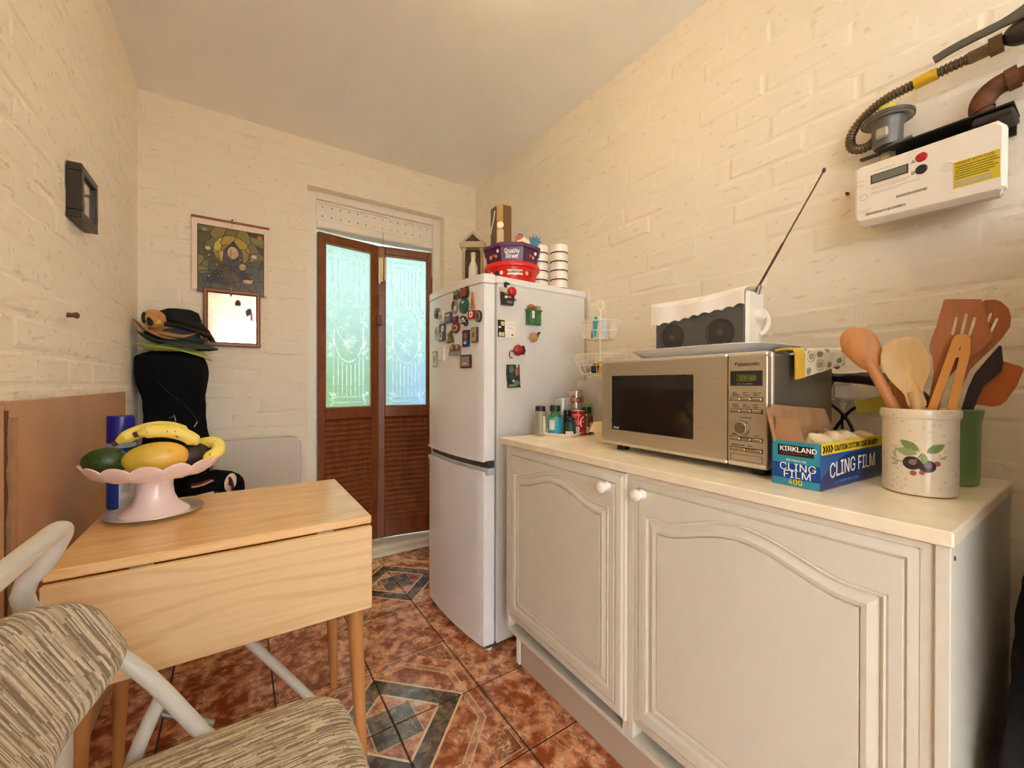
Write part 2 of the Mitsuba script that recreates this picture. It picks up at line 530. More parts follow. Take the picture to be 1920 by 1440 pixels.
def bricks(wall, m, to_w, e1, u0, u1, z0, z1, holes=(), phase=0.0):
    """running bond on the patch u0..u1, z0..z1 of a wall; to_w(u, z) gives the point, e1 the direction of u"""
    e1 = np.array(e1, float)
    nrm = np.cross(e1, [0, 0, 1.0])
    for row in range(40):
        a0, a1 = BP + BH * (row - 1), BP + BH * row
        if a1 < z0 + 0.02 or a0 > z1 - 0.02:
            continue
        a1c, a0c = min(a1, z1), max(a0, z0)
        off = phase + (BL / 2 if row % 2 else 0) + 0.012 * math.sin(row * 2.1)
        i0 = math.floor((u0 - off) / BL)
        for i in range(i0, i0 + 40):
            b0, b1 = off + i * BL, off + (i + 1) * BL
            if b0 > u1 - 0.01:
                break
            c0, c1 = max(b0, u0), min(b1, u1)
            for h0, h1, hz in holes:
                if a0c + 0.02 < hz:
                    if c0 >= h0 and c1 <= h1: c1 = c0
                    elif c0 < h0 < c1: c1 = h0
                    elif c0 < h1 < c1: c0 = h1
            if c1 - c0 < 0.03:
                continue
            q = rnd.randrange(NV)
            o = to_w((c0 + c1) / 2, (a0c + a1c) / 2)
            M = np.eye(4)
            M[:3, 0], M[:3, 1], M[:3, 2], M[:3, 3] = e1, (0, 0, 1), nrm, o
            if c1 - c0 > BL - 1e-6 and a1c - a0c > BH - 1e-6:
                d = std[m][q]
            else:
                d = mikit.ply(brick_mesh(c1 - c0 - 0.007, a1c - a0c - 0.007, 0.0005 + 0.0030 * (q / NV) ** 1.3, q), m, smooth=False)
            inst(wall, 'brick', d, T(M.tolist()))


J = 0.0030
w = thing('wall_right', 'right wall of cream painted brick', 'wall', kind=S)
part(w, 'mortar_bed', bx(XR + J, XR + 0.2, YF, YB + J, 0, H), 'wall_paint', False)
bricks(w, 'wall_paint', lambda u, z: (XR + J, -u, z), (0, -1, 0), -YB, 0.15, 0.86, H, phase=0.05)
w = thing('wall_left', 'left wall of rough cream painted brick', 'wall', kind=S)
part(w, 'mortar_bed', cat_(bx(XL - 0.2, XL - J, -0.75, YB + J, 0, H), bx(XL - 0.2, XL - J, -2.30, -0.75, 2.28, H), bx(XL - 0.2, XL - J, YF, -2.30, 0, H)), 'wall_paint_rough', False)
bricks(w, 'wall_paint_rough', lambda u, z: (XL - J, u, z), (0, 1, 0), 1.10, YB, 0.94, H, phase=0.03)
w = thing('wall_back', 'back wall of cream painted brick around the doorway', 'wall', kind=S)
part(w, 'mortar_bed', cat_(bx(XL - 0.2, DX0, YB + J, YB + 0.22, 0, H), bx(DX1, XR + 0.2, YB + J, YB + 0.22, 0, H), bx(DX0, DX1, YB + J, YB + 0.22, DZ, H)), 'wall_paint', False)
bricks(w, 'wall_paint', lambda u, z: (u, YB + J, z), (1, 0, 0), XL, XR, 0.50, H, holes=[(DX0, DX1, DZ)], phase=0.10)

# front wall, behind the camera, with a window; the left wall has an open doorway to the garden behind the camera
WX0, WX1, WZ0, WZ1 = -0.34, 0.36, 1.00, 2.18
w = thing('wall_front', 'white wall behind the camera with a window and an open casement', 'wall', kind=S)
part(w, 'masonry', cat_(bx(XL - 0.2, WX0, YF - 0.1, YF, 0, H), bx(WX0, WX1, YF - 0.1, YF, 0, WZ0), bx(WX0, WX1, YF - 0.1, YF, WZ1, H),
                        bx(WX1, 0.44, YF - 0.1, YF, 0, H), bx(0.44, 1.42, YF - 0.1, YF, 0, 0.30), bx(0.44, 1.42, YF - 0.1, YF, 2.40, H), bx(1.42, XR + 0.2, YF - 0.1, YF, 0, H)), plain((235, 235, 232), 0.6), False)
w = thing('window_1', 'white window with a frosted pane behind the camera', 'window', kind=S)
part(w, 'frame', cat_(bx(WX0, WX1, YF - 0.06, YF + 0.02, WZ1 - 0.07, WZ1, .006), bx(WX0, WX1, YF - 0.06, YF + 0.02, WZ0, WZ0 + 0.07, .006), bx(WX0, WX0 + 0.07, YF - 0.06, YF + 0.02, WZ0, WZ1, .006),
                      bx(WX1 - 0.07, WX1, YF - 0.06, YF + 0.02, WZ0, WZ1, .006)), WHITE)
scene['window_frosting'] = {'type': 'roughdielectric', 'distribution': 'ggx', 'alpha': 0.2, 'int_ior': 1.5, 'specular_transmittance': {'type': 'rgb', 'value': [0.86, 0.98, 0.99]}}
part(w, 'pane', bx(WX0 + 0.07, WX1 - 0.07, YF - 0.03, YF - 0.026, WZ0 + 0.07, WZ1 - 0.07), 'window_frosting', False)

# ------------------------------------------------------------------ doorway: frame, perforated transom, folding door
fy = YB + 0.062
t = thing('trim_1', 'white painted door frame with a perforated panel above the folding door', 'door frame', kind=S)
wp = plain((232, 226, 214), 0.4)
part(t, 'jamb', bx(DX0, DX0 + 0.055, fy, fy + 0.10, 0.0, DZ, .004), wp)
part(t, 'jamb', bx(DX1 - 0.055, DX1, fy, fy + 0.10, 0.0, DZ, .004), wp)
part(t, 'head', bx(DX0 + .055, DX1 - .055, fy, fy + 0.10, DZ - 0.045, DZ, .004), wp)
part(t, 'transom_rail', bx(DX0 + .055, DX1 - .055, fy - 0.004, fy + 0.10, 2.052, 2.098, .006), wp)
part(t, 'transom_bead', cat_(bx(DX0 + .062, DX1 - .062, fy + .012, fy + .03, DZ - 0.062, DZ - 0.047, .004), bx(DX0 + .062, DX1 - .062, fy + .012, fy + .03, 2.098, 2.110, .004),
                             bx(DX0 + .055, DX0 + .067, fy + .012, fy + .03, 2.100, DZ - .047, .004), bx(DX1 - .067, DX1 - .055, fy + .012, fy + .03, 2.100, DZ - .047, .004)), wp)
pw = DX1 - DX0 - 0.114
panel = sg.box(0, 0, pw, 0.118)
for r in (0.03, 0.088):
    for i in range(14):
        panel = panel.difference(sg.Point(0.035 + i * (pw - 0.07) / 13, r).buffer(0.0045, quad_segs=3))
part(t, 'perforated_panel', frame(ext(panel, 0.006), (DX0 + 0.057, fy + 0.030, 2.102), (1, 0, 0), (0, 0, 1)), wp)
part(t, 'backing_board', bx(DX0 + 0.055, DX1 - 0.055, fy + 0.045, fy + 0.05, 2.098, DZ - 0.045), plain((70, 60, 50), 0.7), False)
t = thing('trim_2', 'worn white threshold strip under the folding door', 'threshold', kind=S)
part(t, 'sill', bx(DX0 + 0.055, DX1 - 0.055, YB + 0.01, fy + 0.12, 0.0, 0.058, .012), plain((214, 204, 184), 0.5))
part(t, 'step_edge', bx(DX0, DX1, YB - 0.012, YB + 0.03, 0.0, 0.022, .008), plain((226, 218, 200), 0.5))

door = thing('door_1', 'brown wooden folding door with etched frosted panes above louvres, slightly open', 'folding door', kind=S)
G0, G1, LZ0, LZ1 = 0.955, 1.985, 0.070, 2.036


def etched(W, Hh):
    """the etched ornament of one pane: stripes, borders, corner sprays, an oval with a rose"""
    L = []
    ln = lambda pts, r: L.append(sg.LineString(pts).buffer(r, quad_segs=3, cap_style=2))
    rg = random.Random(3)
    x0, x1 = 0.035, W - 0.035
    n = 8
    xs = [x0 + 0.018 + (x1 - x0 - 0.036) * i / (n - 1) for i in range(n)]
    oc, oa, ob = (W / 2, Hh * 0.47), W * 0.325, Hh * 0.185
    for x in xs:
        dx = (x - oc[0]) / oa
        e = ob * math.sqrt(max(0, 1 - dx * dx)) if abs(dx) < 1 else 0
        ln([(x, Hh - 0.085), (x, Hh - 0.235)], 0.0013)
        ln([(x, Hh - 0.240), (x, max(oc[1] + e + 0.018, Hh - 0.34))], 0.0030)
        ln([(x, 0.075), (x, 0.135)], 0.0013)
        ln([(x, 0.14), (x, max(0.17, oc[1] - e - 0.02))], 0.0022)
    for z in (Hh - 0.045, Hh - 0.080, 0.035, 0.070):
        ln([(x0 + 0.03, z), (x1 - 0.03, z)], 0.0015)
    t = np.linspace(0, 2 * np.pi, 60)
    for a, b in ((0.35, 2.9), (3.0, 5.2), (5.35, 6.5)):
        tt = np.linspace(a, b, 24)
        ln(list(zip(oc[0] + oa * np.cos(tt), oc[1] + ob * np.sin(tt))), 0.0030)

    def leaf(cx, cy, ang, l, wd=0.36):
        c, s_ = math.cos(ang), math.sin(ang)
        o = [(cx + l * (u * c - v * s_), cy + l * (u * s_ + v * c)) for u, v in [(0, 0), (.3, wd / 2), (.65, wd / 2.2), (1, 0), (.65, -wd / 2.2), (.3, -wd / 2)]]
        L.append(sg.Polygon(o).exterior.buffer(0.0012, quad_segs=2))

    def spray(cx, cy, sy, m=9, sc=1.0):
        for i in range(m):
            leaf(cx + rg.uniform(-.008, .008), cy + sy * (i * 0.008 - 0.02) * sc, rg.uniform(0, 2 * np.pi), rg.uniform(0.016, 0.026) * sc)
    for cx in (x0 + 0.008, x1 - 0.008):
        spray(cx, Hh - 0.065, -1); spray(cx, 0.055, 1)
        ln([(cx, Hh - 0.11), (cx, Hh - 0.235)], 0.0022)
        spray(cx - (0.004 if cx < W / 2 else -0.004), oc[1] + 0.16, -1, 14, 1.2); spray(cx - (0.004 if cx < W / 2 else -0.004), oc[1] - 0.13, 1, 14, 1.2)
        b = 1 if cx < W / 2 else -1
        for d in (0, 0.007):
            ln(spline([(cx + b * d, oc[1] + .12), (cx + b * (d + .010), oc[1] + 0.05), (cx + b * (d + .010), oc[1] - 0.04), (cx + b * d, oc[1] - .10)], 16), 0.0013)
    # rose, bud and stem
    cx, cy = oc
    for r, ph in ((0.030, 0), (0.021, 0.6), (0.011, 1.2)):
        L.append(sg.Polygon([(cx + 0.022 + r * (1 + .18 * math.cos(5 * a + ph)) * math.cos(a), cy - 0.045 + 0.8 * r * (1 + .18 * math.cos(5 * a + ph)) * math.sin(a)) for a in t]).exterior.buffer(0.0017, quad_segs=2))
    for a in (-0.5, 0, 0.5):
        leaf(cx - 0.01, cy + 0.035, math.pi / 2 + a, 0.045, 0.5)
    ln(spline([(cx - 0.01, cy + 0.08), (cx - 0.004, cy + 0.10), (cx + 0.01, cy + 0.105), (cx + 0.016, cy + 0.092)], 14), 0.002)
    ln(spline([(cx - 0.01, cy + 0.037), (cx - 0.006, cy), (cx - 0.012, cy - 0.06), (cx - 0.002, cy - 0.125)], 16), 0.0022)
    ln(spline([(cx - 0.01, cy - 0.08), (cx - 0.055, cy - 0.03), (cx - 0.066, cy + 0.015), (cx - 0.045, cy + 0.03), (cx - 0.038, cy + 0.015)], 18), 0.0028)
    for a, yy in ((2.6, -.07), (0.3, -.10), (-0.6, -.11), (2.2, -.10), (-2.4, -.06), (0.9, -.09)):
        leaf(cx - 0.008, cy + yy, a, 0.038)
    return shapely.unary_union(L).intersection(sg.box(0.004, 0.004, W - 0.004, Hh - 0.004))


def leaf_door(pa, pb):
    """one leaf of the folding door between the plan points pa and pb"""
    pa, pb = np.array(pa), np.array(pb)
    W = np.linalg.norm(pb - pa)
    e = (pb - pa) / W
    e1, e2, e3 = (e[0], e[1], 0), (0, 0, 1), (e[1], -e[0], 0)      # e3 towards the room
    F = lambda m: frame(m, (pa[0], pa[1], 0), e1, e2, e3)
    st, dp = 0.046, 0.030
    L = part(door, 'leaf', F(cat_(bx(0.0015, st, LZ0, LZ1, -dp / 2, dp / 2, .003), bx(W - st, W - .0015, LZ0, LZ1, -dp / 2, dp / 2, .003))), 'door_wood')
    part(L, 'top_rail', F(bx(st, W - st, G1, LZ1, -dp / 2, dp / 2, .003)), 'door_wood')
    part(L, 'lock_rail', F(bx(st, W - st, 0.885, G0, -dp / 2, dp / 2, .003)), 'door_wood')
    part(L, 'bottom_rail', F(bx(st, W - st, LZ0, 0.185, -dp / 2, dp / 2, .003)), 'door_wood')
    part(L, 'glazing_bead', F(cat_(bx(st, W - st, G1 - .012, G1, -dp / 2 + .004, dp / 2 - .004, .002), bx(st, W - st, G0, G0 + .008, -dp / 2 + .004, dp / 2 - .004, .002),
                                   bx(st, st + .006, G0, G1, -dp / 2 + .004, dp / 2 - .004, .002), bx(W - st - .006, W - st, G0, G1, -dp / 2 + .004, dp / 2 - .004, .002))), plain((150, 112, 74), 0.5))
    part(L, 'pane', F(bx(st + .002, W - st - .002, G0, G1, -.002, .002)), 'frosted_glass', False, label='frosted glass pane')
    part(L, 'etched_ornament', F(move(ext(etched(W - 2 * st, G1 - G0), 0.0006), st, G0, 0.0022)), 'etching', False, label='white etched stripes, oval and rose')
    n = 21
    pitch = (0.885 - 0.185) / n
    sl = bx(st - .003, W - st + .003, -.0045, .0045, -.021, .021, .003)
    d = mikit.ply(F(move(move(sl, rx=52), 0, 0, 0)), 'door_wood', smooth=30)
    for i in range(n):
        inst(L, 'louvre_slat', d, T().translate([0, 0, 0.185 + (i + 0.5) * pitch]))
    return L


JX, JY = 0.783, 2.808
L1 = leaf_door((0.400, 2.742), (JX, JY))
L2 = leaf_door((JX + 0.002, JY), (1.158, 2.748))
part(door, 'hinge', rod((JX, JY - 0.022, 1.62), (JX, JY - 0.022, 1.70), 0.005), plain((110, 70, 36), 0.35, 0.8))
part(door, 'latch', bx(JX - 0.010, JX + 0.022, JY - 0.038, JY - 0.018, 1.50, 1.57, .004), plain((120, 70, 34), 0.4))
part(door, 'latch', bx(1.135, 1.150, 2.718, 2.732, 1.72, 1.86, .003), plain((150, 120, 80), 0.35, 0.8))

# wind chime hanging in front of the door from the transom
c = thing('wind_chime', 'small wind chime of glass tubes hanging from the frame in front of the folding door', 'wind chime')
cx, cy = 0.785, 2.690
part(c, 'cord', rod((cx, cy, 2.10), (cx, cy, 1.985), 0.0012, 6), plain((80, 60, 40), 0.6))
part(c, 'cap', lathe([(0, 1.99), (0.012, 1.988), (0.026, 1.965), (0.026, 1.930), (0.022, 1.930), (0, 1.935)], 20), plain((104, 58, 26), 0.45))
for i in range(5):
    a = i * 2 * math.pi / 5 + 0.4
    part(c, 'tube', rod((cx + .02 * math.cos(a), cy + .02 * math.sin(a), 1.925), (cx + .02 * math.cos(a), cy + .02 * math.sin(a), 1.80 - .02 * (i % 3)), 0.006, 10), plain((236, 222, 180), 0.2, 0, 0.6))

# garden beyond the door and beyond the rear opening
g = solo('ground', cat_(bx(-6, 6, 2.87, 11, -0.12, -0.04), bx(-6, 6, -11, YF - 0.1, -0.12, -0.04), bx(-8, XL - 0.2, YF - 0.1, 2.87, -0.12, -0.04)), plain((216, 212, 200), 0.8), 'pale paved ground outside the door', 'ground', False, kind=S)


def hedge_mesh(x0, x1, y0, y1, h, seed):
    m = trimesh.creation.box((1, 1, 1)).subdivide().subdivide().subdivide().subdivide()
    v = np.array(m.vertices)
    v = v * [x1 - x0, y1 - y0, h] + [(x0 + x1) / 2, (y0 + y1) / 2, h / 2 - 0.05]
    v += (np.stack([meshkit.fbm(v * 3 + q * 19, 4, seed + q) for q in range(3)], -1) - 0.5) * 0.45
    m.vertices = v
    return m


mat('foliage', fn=lambda p, n, uv: mix(lin((84, 118, 60)), lin((150, 180, 110)), fbm(p.x * 9, p.y * 9, p.z * 9, 3)), rough=0.7)
solo('porch_roof', bx(-1.5, 3.5, YB + 0.23, 4.0, 2.60, 2.66, .01), plain((150, 160, 160), .6), 'pale porch roof outside over the folding door', 'roof', False, kind=S)
solo('garden_wall', bx(-3.0, 5.5, 5.3, 5.5, -0.04, 3.3, .01), plain((124, 146, 138), .7), 'pale mint rendered garden wall seen blurred through the frosted panes', 'wall', False, kind=S)
solo('hedge', hedge_mesh(-0.7, 1.10, 4.1, 4.9, 1.45, 4), 'foliage', 'green garden hedge seen blurred through the left frosted pane', 'hedge', True)
solo('garden_screen', bx(1.42, 3.6, 4.3, 4.4, -0.04, 1.35, .01), plain((96, 128, 172), 0.5), 'pale blue garden screen seen blurred through the right frosted pane', 'screen')

# ceiling lamp, just above the frame
lp = thing('ceiling_lamp', 'small warm glass ceiling lamp just above the top of the picture', 'lamp')
lx, ly = 0.66, 1.02
part(lp, 'rose', move(lathe([(0, H), (0.05, H), (0.05, H - .012), (0.02, H - .02), (0, H - .02)], 24), lx, ly, 0), plain((220, 200, 150), 0.3, 0.6))
sh = lathe([(0.02, H - .022), (0.07, H - .030), (0.095, H - .052), (0.085, H - .076), (0.05, H - .092), (0, H - .096)][::-1] + [(0.0, H - .022)], 32)
kk = part(lp, 'glass_shade', move(sh, lx, ly, 0), plain((255, 230, 180), 0.3), 30)
scene[kk]['emitter'] = {'type': 'area', 'radiance': {'type': 'rgb', 'value': [LAMP_RADIANCE * a for a in (1.0, 0.75, 0.36)]}}

# ------------------------------------------------------------------ base cabinets and worktop
CX, CY0, CYM, CY1, WT = 0.877, 0.142, 0.748, 1.352, 0.900
CM = 'cabinet_grey'


def ring_loft(rings):
    """rings: list of (outline n x 2, height); consecutive outlines joined"""
    V, F, n = [], [], len(rings[0][0])
    for o, h in rings:
        V += [(x, y, h) for x, y in o]
    for q in range(len(rings) - 1):
        for i in range(n):
            a, b = q * n + i, q * n + (i + 1) % n
            F += [(a, b, b + n), (a, b + n, a + n)]
    return V, F


def offset_outline(P, d):
    """closed polyline (counter-clockwise) moved outwards by d with mitred corners"""
    P = np.asarray(P, float)
    e = np.roll(P, -1, 0) - P
    e /= np.linalg.norm(e, axis=1, keepdims=True)
    n = np.stack([e[:, 1], -e[:, 0]], 1)
    n0 = np.roll(n, 1, 0)
    m = n + n0
    m /= np.maximum((m * n).sum(1, keepdims=True), 0.2)
    return P + m * d


def flat_fill(outer, hole, h):
    poly = sg.Polygon(outer, [hole]) if hole is not None else sg.Polygon(outer)
    v, f = trimesh.creation.triangulate_polygon(poly, engine='earcut')
    return trimesh.Trimesh(np.c_[v, np.full(len(v), h)], f, process=False)


def cathedral_door(W, Hd, pin, zb, zs, rise, th=0.020):
    """a moulded door, local x across, y up, z towards the room: arched panel with a stepped moulding"""
    # inner panel outline, counter-clockwise
    xs = np.linspace(W - pin, pin, 41)
    u = (xs - W / 2) / (W / 2 - pin)
    arch = zs + rise * (np.cos(np.clip(np.abs(u) / 0.93, 0, 1) * np.pi) * 0.5 + 0.5) ** 0.85
    P = np.array([(pin, zb), (W - pin, zb)] + list(zip(xs, arch)))
    prof = [(0.0, 0.0), (0.0013, -0.0060), (0.0036, -0.0005), (0.012, 0.0015), (0.022, -0.0022), (0.028, -0.0055), (0.0300, -0.0015), (0.0335, 0.0010), (0.0360, -0.0030), (0.0395, 0.0)]
    rings = [(offset_outline(P, d), h) for d, h in prof]
    V, F = ring_loft(rings[::-1])
    ms = [trimesh.Trimesh(V, F, process=False), flat_fill(P, None, 0.0)]
    R = lambda d: np.array([(d, d), (W - d, d), (W - d, Hd - d), (d, Hd - d)])
    oprof = [(0.0, -th), (0.0, -0.011), (0.0025, -0.009), (0.006, -0.0085), (0.012, -0.004), (0.021, -0.0015), (0.0285, -0.0008), (0.0300, -0.0065), (0.0320, -0.0065), (0.034, 0.0)]
    V, F = ring_loft([(R(d), h) for d, h in oprof])
    ms += [trimesh.Trimesh(V, F, process=False), flat_fill(R(0.034), rings[-1][0], 0.0)]
    b = flat_fill(R(0), None, -th)
    b.invert()
    return cat_(*ms, b)


def knob(D, o):
    kp = lathe([(0, 0), (0.013, 0), (0.0135, 0.004), (0.009, 0.007), (0.0075, 0.013), (0.012, 0.018), (0.0155, 0.024), (0.0150, 0.030), (0.010, 0.0345), (0, 0.036)], 28)
    part(D, 'knob', frame(kp, o, (0, -1, 0), (0, 0, 1)), 'white_gloss', 40, label='white round knob')


def cabinet(label, y0, y1, ajar, knob_left, end):
    c = thing('kitchen_cabinet', label, 'cabinet')
    part(c, 'carcass', cat_(bx(CX + .002, XR - .008, y0, y0 + .016, .151, .872), bx(CX + .002, XR - .008, y1 - .016, y1, .151, .872), bx(CX + .002, XR - .008, y0 + .016, y1 - .016, .151, .166),
                            bx(XR - .016, XR - .008, y0 + .016, y1 - .016, .151, .872), bx(CX + .002, XR - .008, y0 + .016, y1 - .016, .862, .872)), CM)
    W, Hd = y1 - y0 - 0.004, 0.672
    m = cathedral_door(W, Hd, 0.090, 0.096, 0.536, 0.046)
    if ajar:
        a = math.radians(ajar)
        e1 = np.array([-math.sin(a), -math.cos(a), 0])
        o = np.array([CX - 0.0, y1 - 0.002, 0.199])
    else:
        e1, o = np.array([0, -1.0, 0]), np.array([CX, y1 - 0.002, 0.199])
    D = part(c, 'door', frame(m, o, e1, (0, 0, 1)), CM, 20)
    kx = 0.045 if knob_left else W - 0.057
    kp = o + e1 * kx + np.array([0, 0, 0.628])
    knob(D, kp)
    if end:
        part(c, 'end_panel', bx(CX - .004, XR - .003, y0 - .018, y0 - .0005, 0.0, .875, .0015), CM, label='pale grey end panel')
        part(c, 'screw_cap', frame(lathe([(0, .002), (.003, .0015), (.004, 0)], 12), (CX + .016, y0 - .0181, .855), (1, 0, 0), (0, 0, 1)), plain((90, 80, 70), .5))
    return c


cabinet('pale grey cabinet next to the fridge, arched moulded door, knob at upper right', CYM + 0.001, CY1, 1.4, False, False)
cabinet('pale grey cabinet at the free end of the worktop, knob at upper left', CY0 + 0.018, CYM - 0.001, 0, True, True)
wtp = solo('worktop', bx(CX - 0.012, XR - 0.005, CY0 - 0.004, 1.380, 0.876, WT, .0025), 'worktop_laminate', 'cream speckled worktop over both grey cabinets', 'worktop')
pl = thing('plinth', 'taupe plinth board under the two grey cabinets', 'plinth')
part(pl, 'board', bx(0.930, 0.946, CY0 + .019, 1.325, 0.0, 0.150, .001), plain((188, 172, 154), .5))
part(pl, 'end_strip', bx(0.925, 0.945, 1.328, 1.350, 0.0, 0.150, .002), plain((236, 236, 232), .4), label='white strip at the fridge end')
part(pl, 'screw_hole', frame(lathe([(0, .0008), (.004, .0008), (.004, 0)], 10), (0.9298, 1.318, .108), (0, -1, 0), (0, 0, 1)), plain((40, 35, 30), .7))

# ------------------------------------------------------------------ fridge freezer
fr = thing('fridge_freezer', 'white two door fridge freezer covered in magnets, standing between cabinet and door', 'fridge')
FO, FPHI = np.array([0.838, 1.462]), math.radians(2.2)
FA, FB = np.array([math.cos(FPHI), math.sin(FPHI)]), np.array([-math.sin(FPHI), math.cos(FPHI)])
FW, FD = 0.535, 0.588


def fl(a, b, z):
    q = FO + FA * a + FB * b
    return np.array([q[0], q[1], z])


def fframe(m):
    """local x = depth, y = width (away from the camera), z up"""
    return frame(m, (FO[0], FO[1], 0), (FA[0], FA[1], 0), (FB[0], FB[1], 0))


def bow(b):
    return -0.020 * math.sin(math.pi * min(max(b / FW, 0), 1)) ** 0.8


def door_plan(th, inset=0.0):
    bs = np.linspace(0.004, FW - 0.004, 25)
    fr_ = [(bow(b) + inset + (0.004 if i in (0, 24) else 0), b) for i, b in enumerate(bs)]
    return sg.Polygon(fr_ + [(th, FW), (th, 0)])


def fdoor(name, z0, z1, recess_top, recess_bottom):
    plan = door_plan(0.052)
    z0b, z1b = z0 + (0.028 if recess_bottom else 0), z1 - (0.030 if recess_top else 0)
    ms = [ext(door_plan(.052, .002), .003, z0b), ext(plan, z1b - z0b - .006, z0b + .003), ext(door_plan(.052, .002), .003, z1b - .003)]
    k = part(fr, name, fframe(cat_(*ms)), 'fridge_white', 35)
    grip = sg.Polygon([(bow(b) + 0.022, b) for b in np.linspace(0.0, FW, 20)] + [(0.052, FW), (0.052, 0.0)])
    lip = sg.Polygon([(bow(b) - 0.002, b) for b in np.linspace(0.004, FW - .004, 20)] + [(bow(b) + .012, b) for b in np.linspace(FW - .004, 0.004, 20)])
    if recess_top:
        part(k, 'grip', fframe(ext(grip, z1 - z1b, z1b)), plain((186, 184, 182), .35), label='recessed handle grip')
        part(k, 'grip_lip', fframe(ext(lip, 0.020, z1b - .004)), 'fridge_white')
    if recess_bottom:
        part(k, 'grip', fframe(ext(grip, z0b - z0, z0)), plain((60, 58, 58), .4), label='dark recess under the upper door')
        part(k, 'grip_lip', fframe(ext(lip, 0.012, z0b - .003)), 'fridge_white')
    return k


part(fr, 'body', fframe(bx(0.066, FD, 0, FW, 0.020, 1.535, .004)), 'fridge_side')
part(fr, 'door_seal', fframe(bx(0.052, 0.066, .006, FW - .006, 0.030, 1.530)), plain((150, 152, 158), .5), False)
part(fr, 'top_cover', fframe(bx(0.058, FD + .004, -.003, FW + .003, 1.535, 1.566, .005)), 'fridge_white')
part(fr, 'front_fascia', fframe(cat_(ext(door_plan(.055, -.001), 0.034, 1.531), ext(door_plan(.055, .003), .003, 1.565))), 'fridge_white', label='white fascia over the upper door')
fdoor('upper_door', 0.765, 1.528, False, True)
fdoor('lower_door', 0.028, 0.762, True, False)
part(fr, 'foot', move(lathe([(0, 0), (.014, 0), (.014, .012), (.008, .016), (.008, .03), (0, .03)], 16), *fl(.040, .022, 0)), plain((220, 220, 216), .4))
part(fr, 'foot', move(lathe([(0, 0), (.014, 0), (.014, .012), (.008, .016), (.008, .03), (0, .03)], 16), *fl(.040, FW - .022, 0)), plain((220, 220, 216), .4))
part(fr, 'hinge', fframe(bx(.02, .10, .004, .05, .014, .026)), plain((60, 60, 58), .5))
part(fr, 'badge', frame(meshkit.text_mesh('beko', .008, .0006), fl(bow(.10) - .0012, .135, 1.545), (-FB[0], -FB[1], 0), (0, 0, 1)), plain((150, 150, 152), .3))

# ------------------------------------------------------------------ drop leaf table
tb = thing('drop_leaf_table', 'light beech drop leaf table with its front leaf hanging down', 'table')
TX0, TX1, TY0, TY1, TZ = -0.315, 0.308, 1.158, 1.675, 0.750
part(tb, 'top', bx(TX0, TX1, TY0, TY1, TZ - 0.022, TZ, .003), 'beech_top')
part(tb, 'drop_leaf', bx(TX0, TX1 - .002, TY0 - .012, TY0 + .006, 0.500, TZ - 0.026, .002), 'beech_leaf')
for x in (-0.17, 0.19):
    part(tb, 'hinge', bx(x - .02, x + .02, TY0 + .003, TY0 + .05, TZ - .026, TZ - .0225), 'dull_metal')
part(tb, 'apron', bx(TX0 + .03, TX1 - .035, TY0 + .045, TY0 + .062, .635, TZ - .023), 'leg_wood')
part(tb, 'apron', bx(TX0 + .03, TX1 - .035, TY1 - .062, TY1 - .045, .635, TZ - .023), 'leg_wood')
part(tb, 'apron', bx(TX0 + .03, TX0 + .047, TY0 + .062, TY1 - .062, .635, TZ - .023), 'leg_wood')
part(tb, 'apron', bx(TX1 - .052, TX1 - .035, TY0 + .062, TY1 - .062, .635, TZ - .023), 'leg_wood')
for (x, y, xf, yf_) in ((0.262, 1.205, 0.292, 1.185), (0.268, 1.590, 0.293, 1.610), (-0.262, 1.205, -0.288, 1.185), (-0.262, 1.590, -0.288, 1.610)):
    part(tb, 'leg', tube([(x + (xf - x) * q, y + (yf_ - y) * q, (TZ - .023) * (1 - q)) for q in np.linspace(0, 1, 9)], [.021, .0215, .022, .021, .019, .0175, .016, .0145, .0125], 18), 'leg_wood', 40)

# ------------------------------------------------------------------ folding chair in the foreground
ch = thing('folding_chair', 'padded folding chair with grey tube frame and brown woven seat, in the foreground', 'chair')
SY0, SY1 = 0.56, 0.985
TB = dict(n=14)


def side(y):
    """the long tube of one side from the front foot up to the bend below the top rail"""
    return [(0.200, y, 0.012), (0.008, y, 0.345), (-0.070, y, 0.470), (-0.168, y, 0.628), (-0.246, y - (.012 if y > .8 else -.012), 0.715), (-0.274, y - (.030 if y > .8 else -.030), 0.765), (-0.250, y - (.048 if y > .8 else -.048), 0.835)]


top = [(-0.228, SY1 - .064, 0.884), (-0.228, SY1 - .10, 0.893), (-0.228, SY0 + .10, 0.893), (-0.228, SY0 + .064, 0.884)]
path = np.vstack([spline(side(SY1 - .005), 40), spline([side(SY1 - .005)[-1], *top[:2]], 8)[1:], [top[2]], spline([top[2], top[3], side(SY0 + .005)[-1]], 8)[1:], spline(side(SY0 + .005), 40)[::-1][1:]])
part(ch, 'frame', tube(path, 0.0135, 14), 'grey_tube', 60, label='grey painted tube frame with rounded top rail')
rear = lambda y: [(-0.118, y, 0.530), (-0.132, y, .50), (-0.20, y, .25), (-0.268, y, .012)]
for y in (SY1 + .012, SY0 - .012):
    part(ch, 'rear_leg', tube(spline(rear(y), 16), 0.0125, 14), 'grey_tube', 60)
    part(ch, 'foot_cap', blob(-0.268, y, .014, .016, .016, .014, sub=2), 'black_plastic', True)
    part(ch, 'seat_bracket', rod((-0.118, y, .500), (-0.04, y - (.012 if y > .8 else -.012), .452), .007), 'dull_metal')
part(ch, 'stretcher', rod((-.225, SY0 - .012, .16), (-.225, SY1 + .012, .16), .009), 'grey_tube', 60)
part(ch, 'stretcher', rod((.125, SY0 + .005, .17), (.125, SY1 - .005, .17), .009), 'grey_tube', 60)
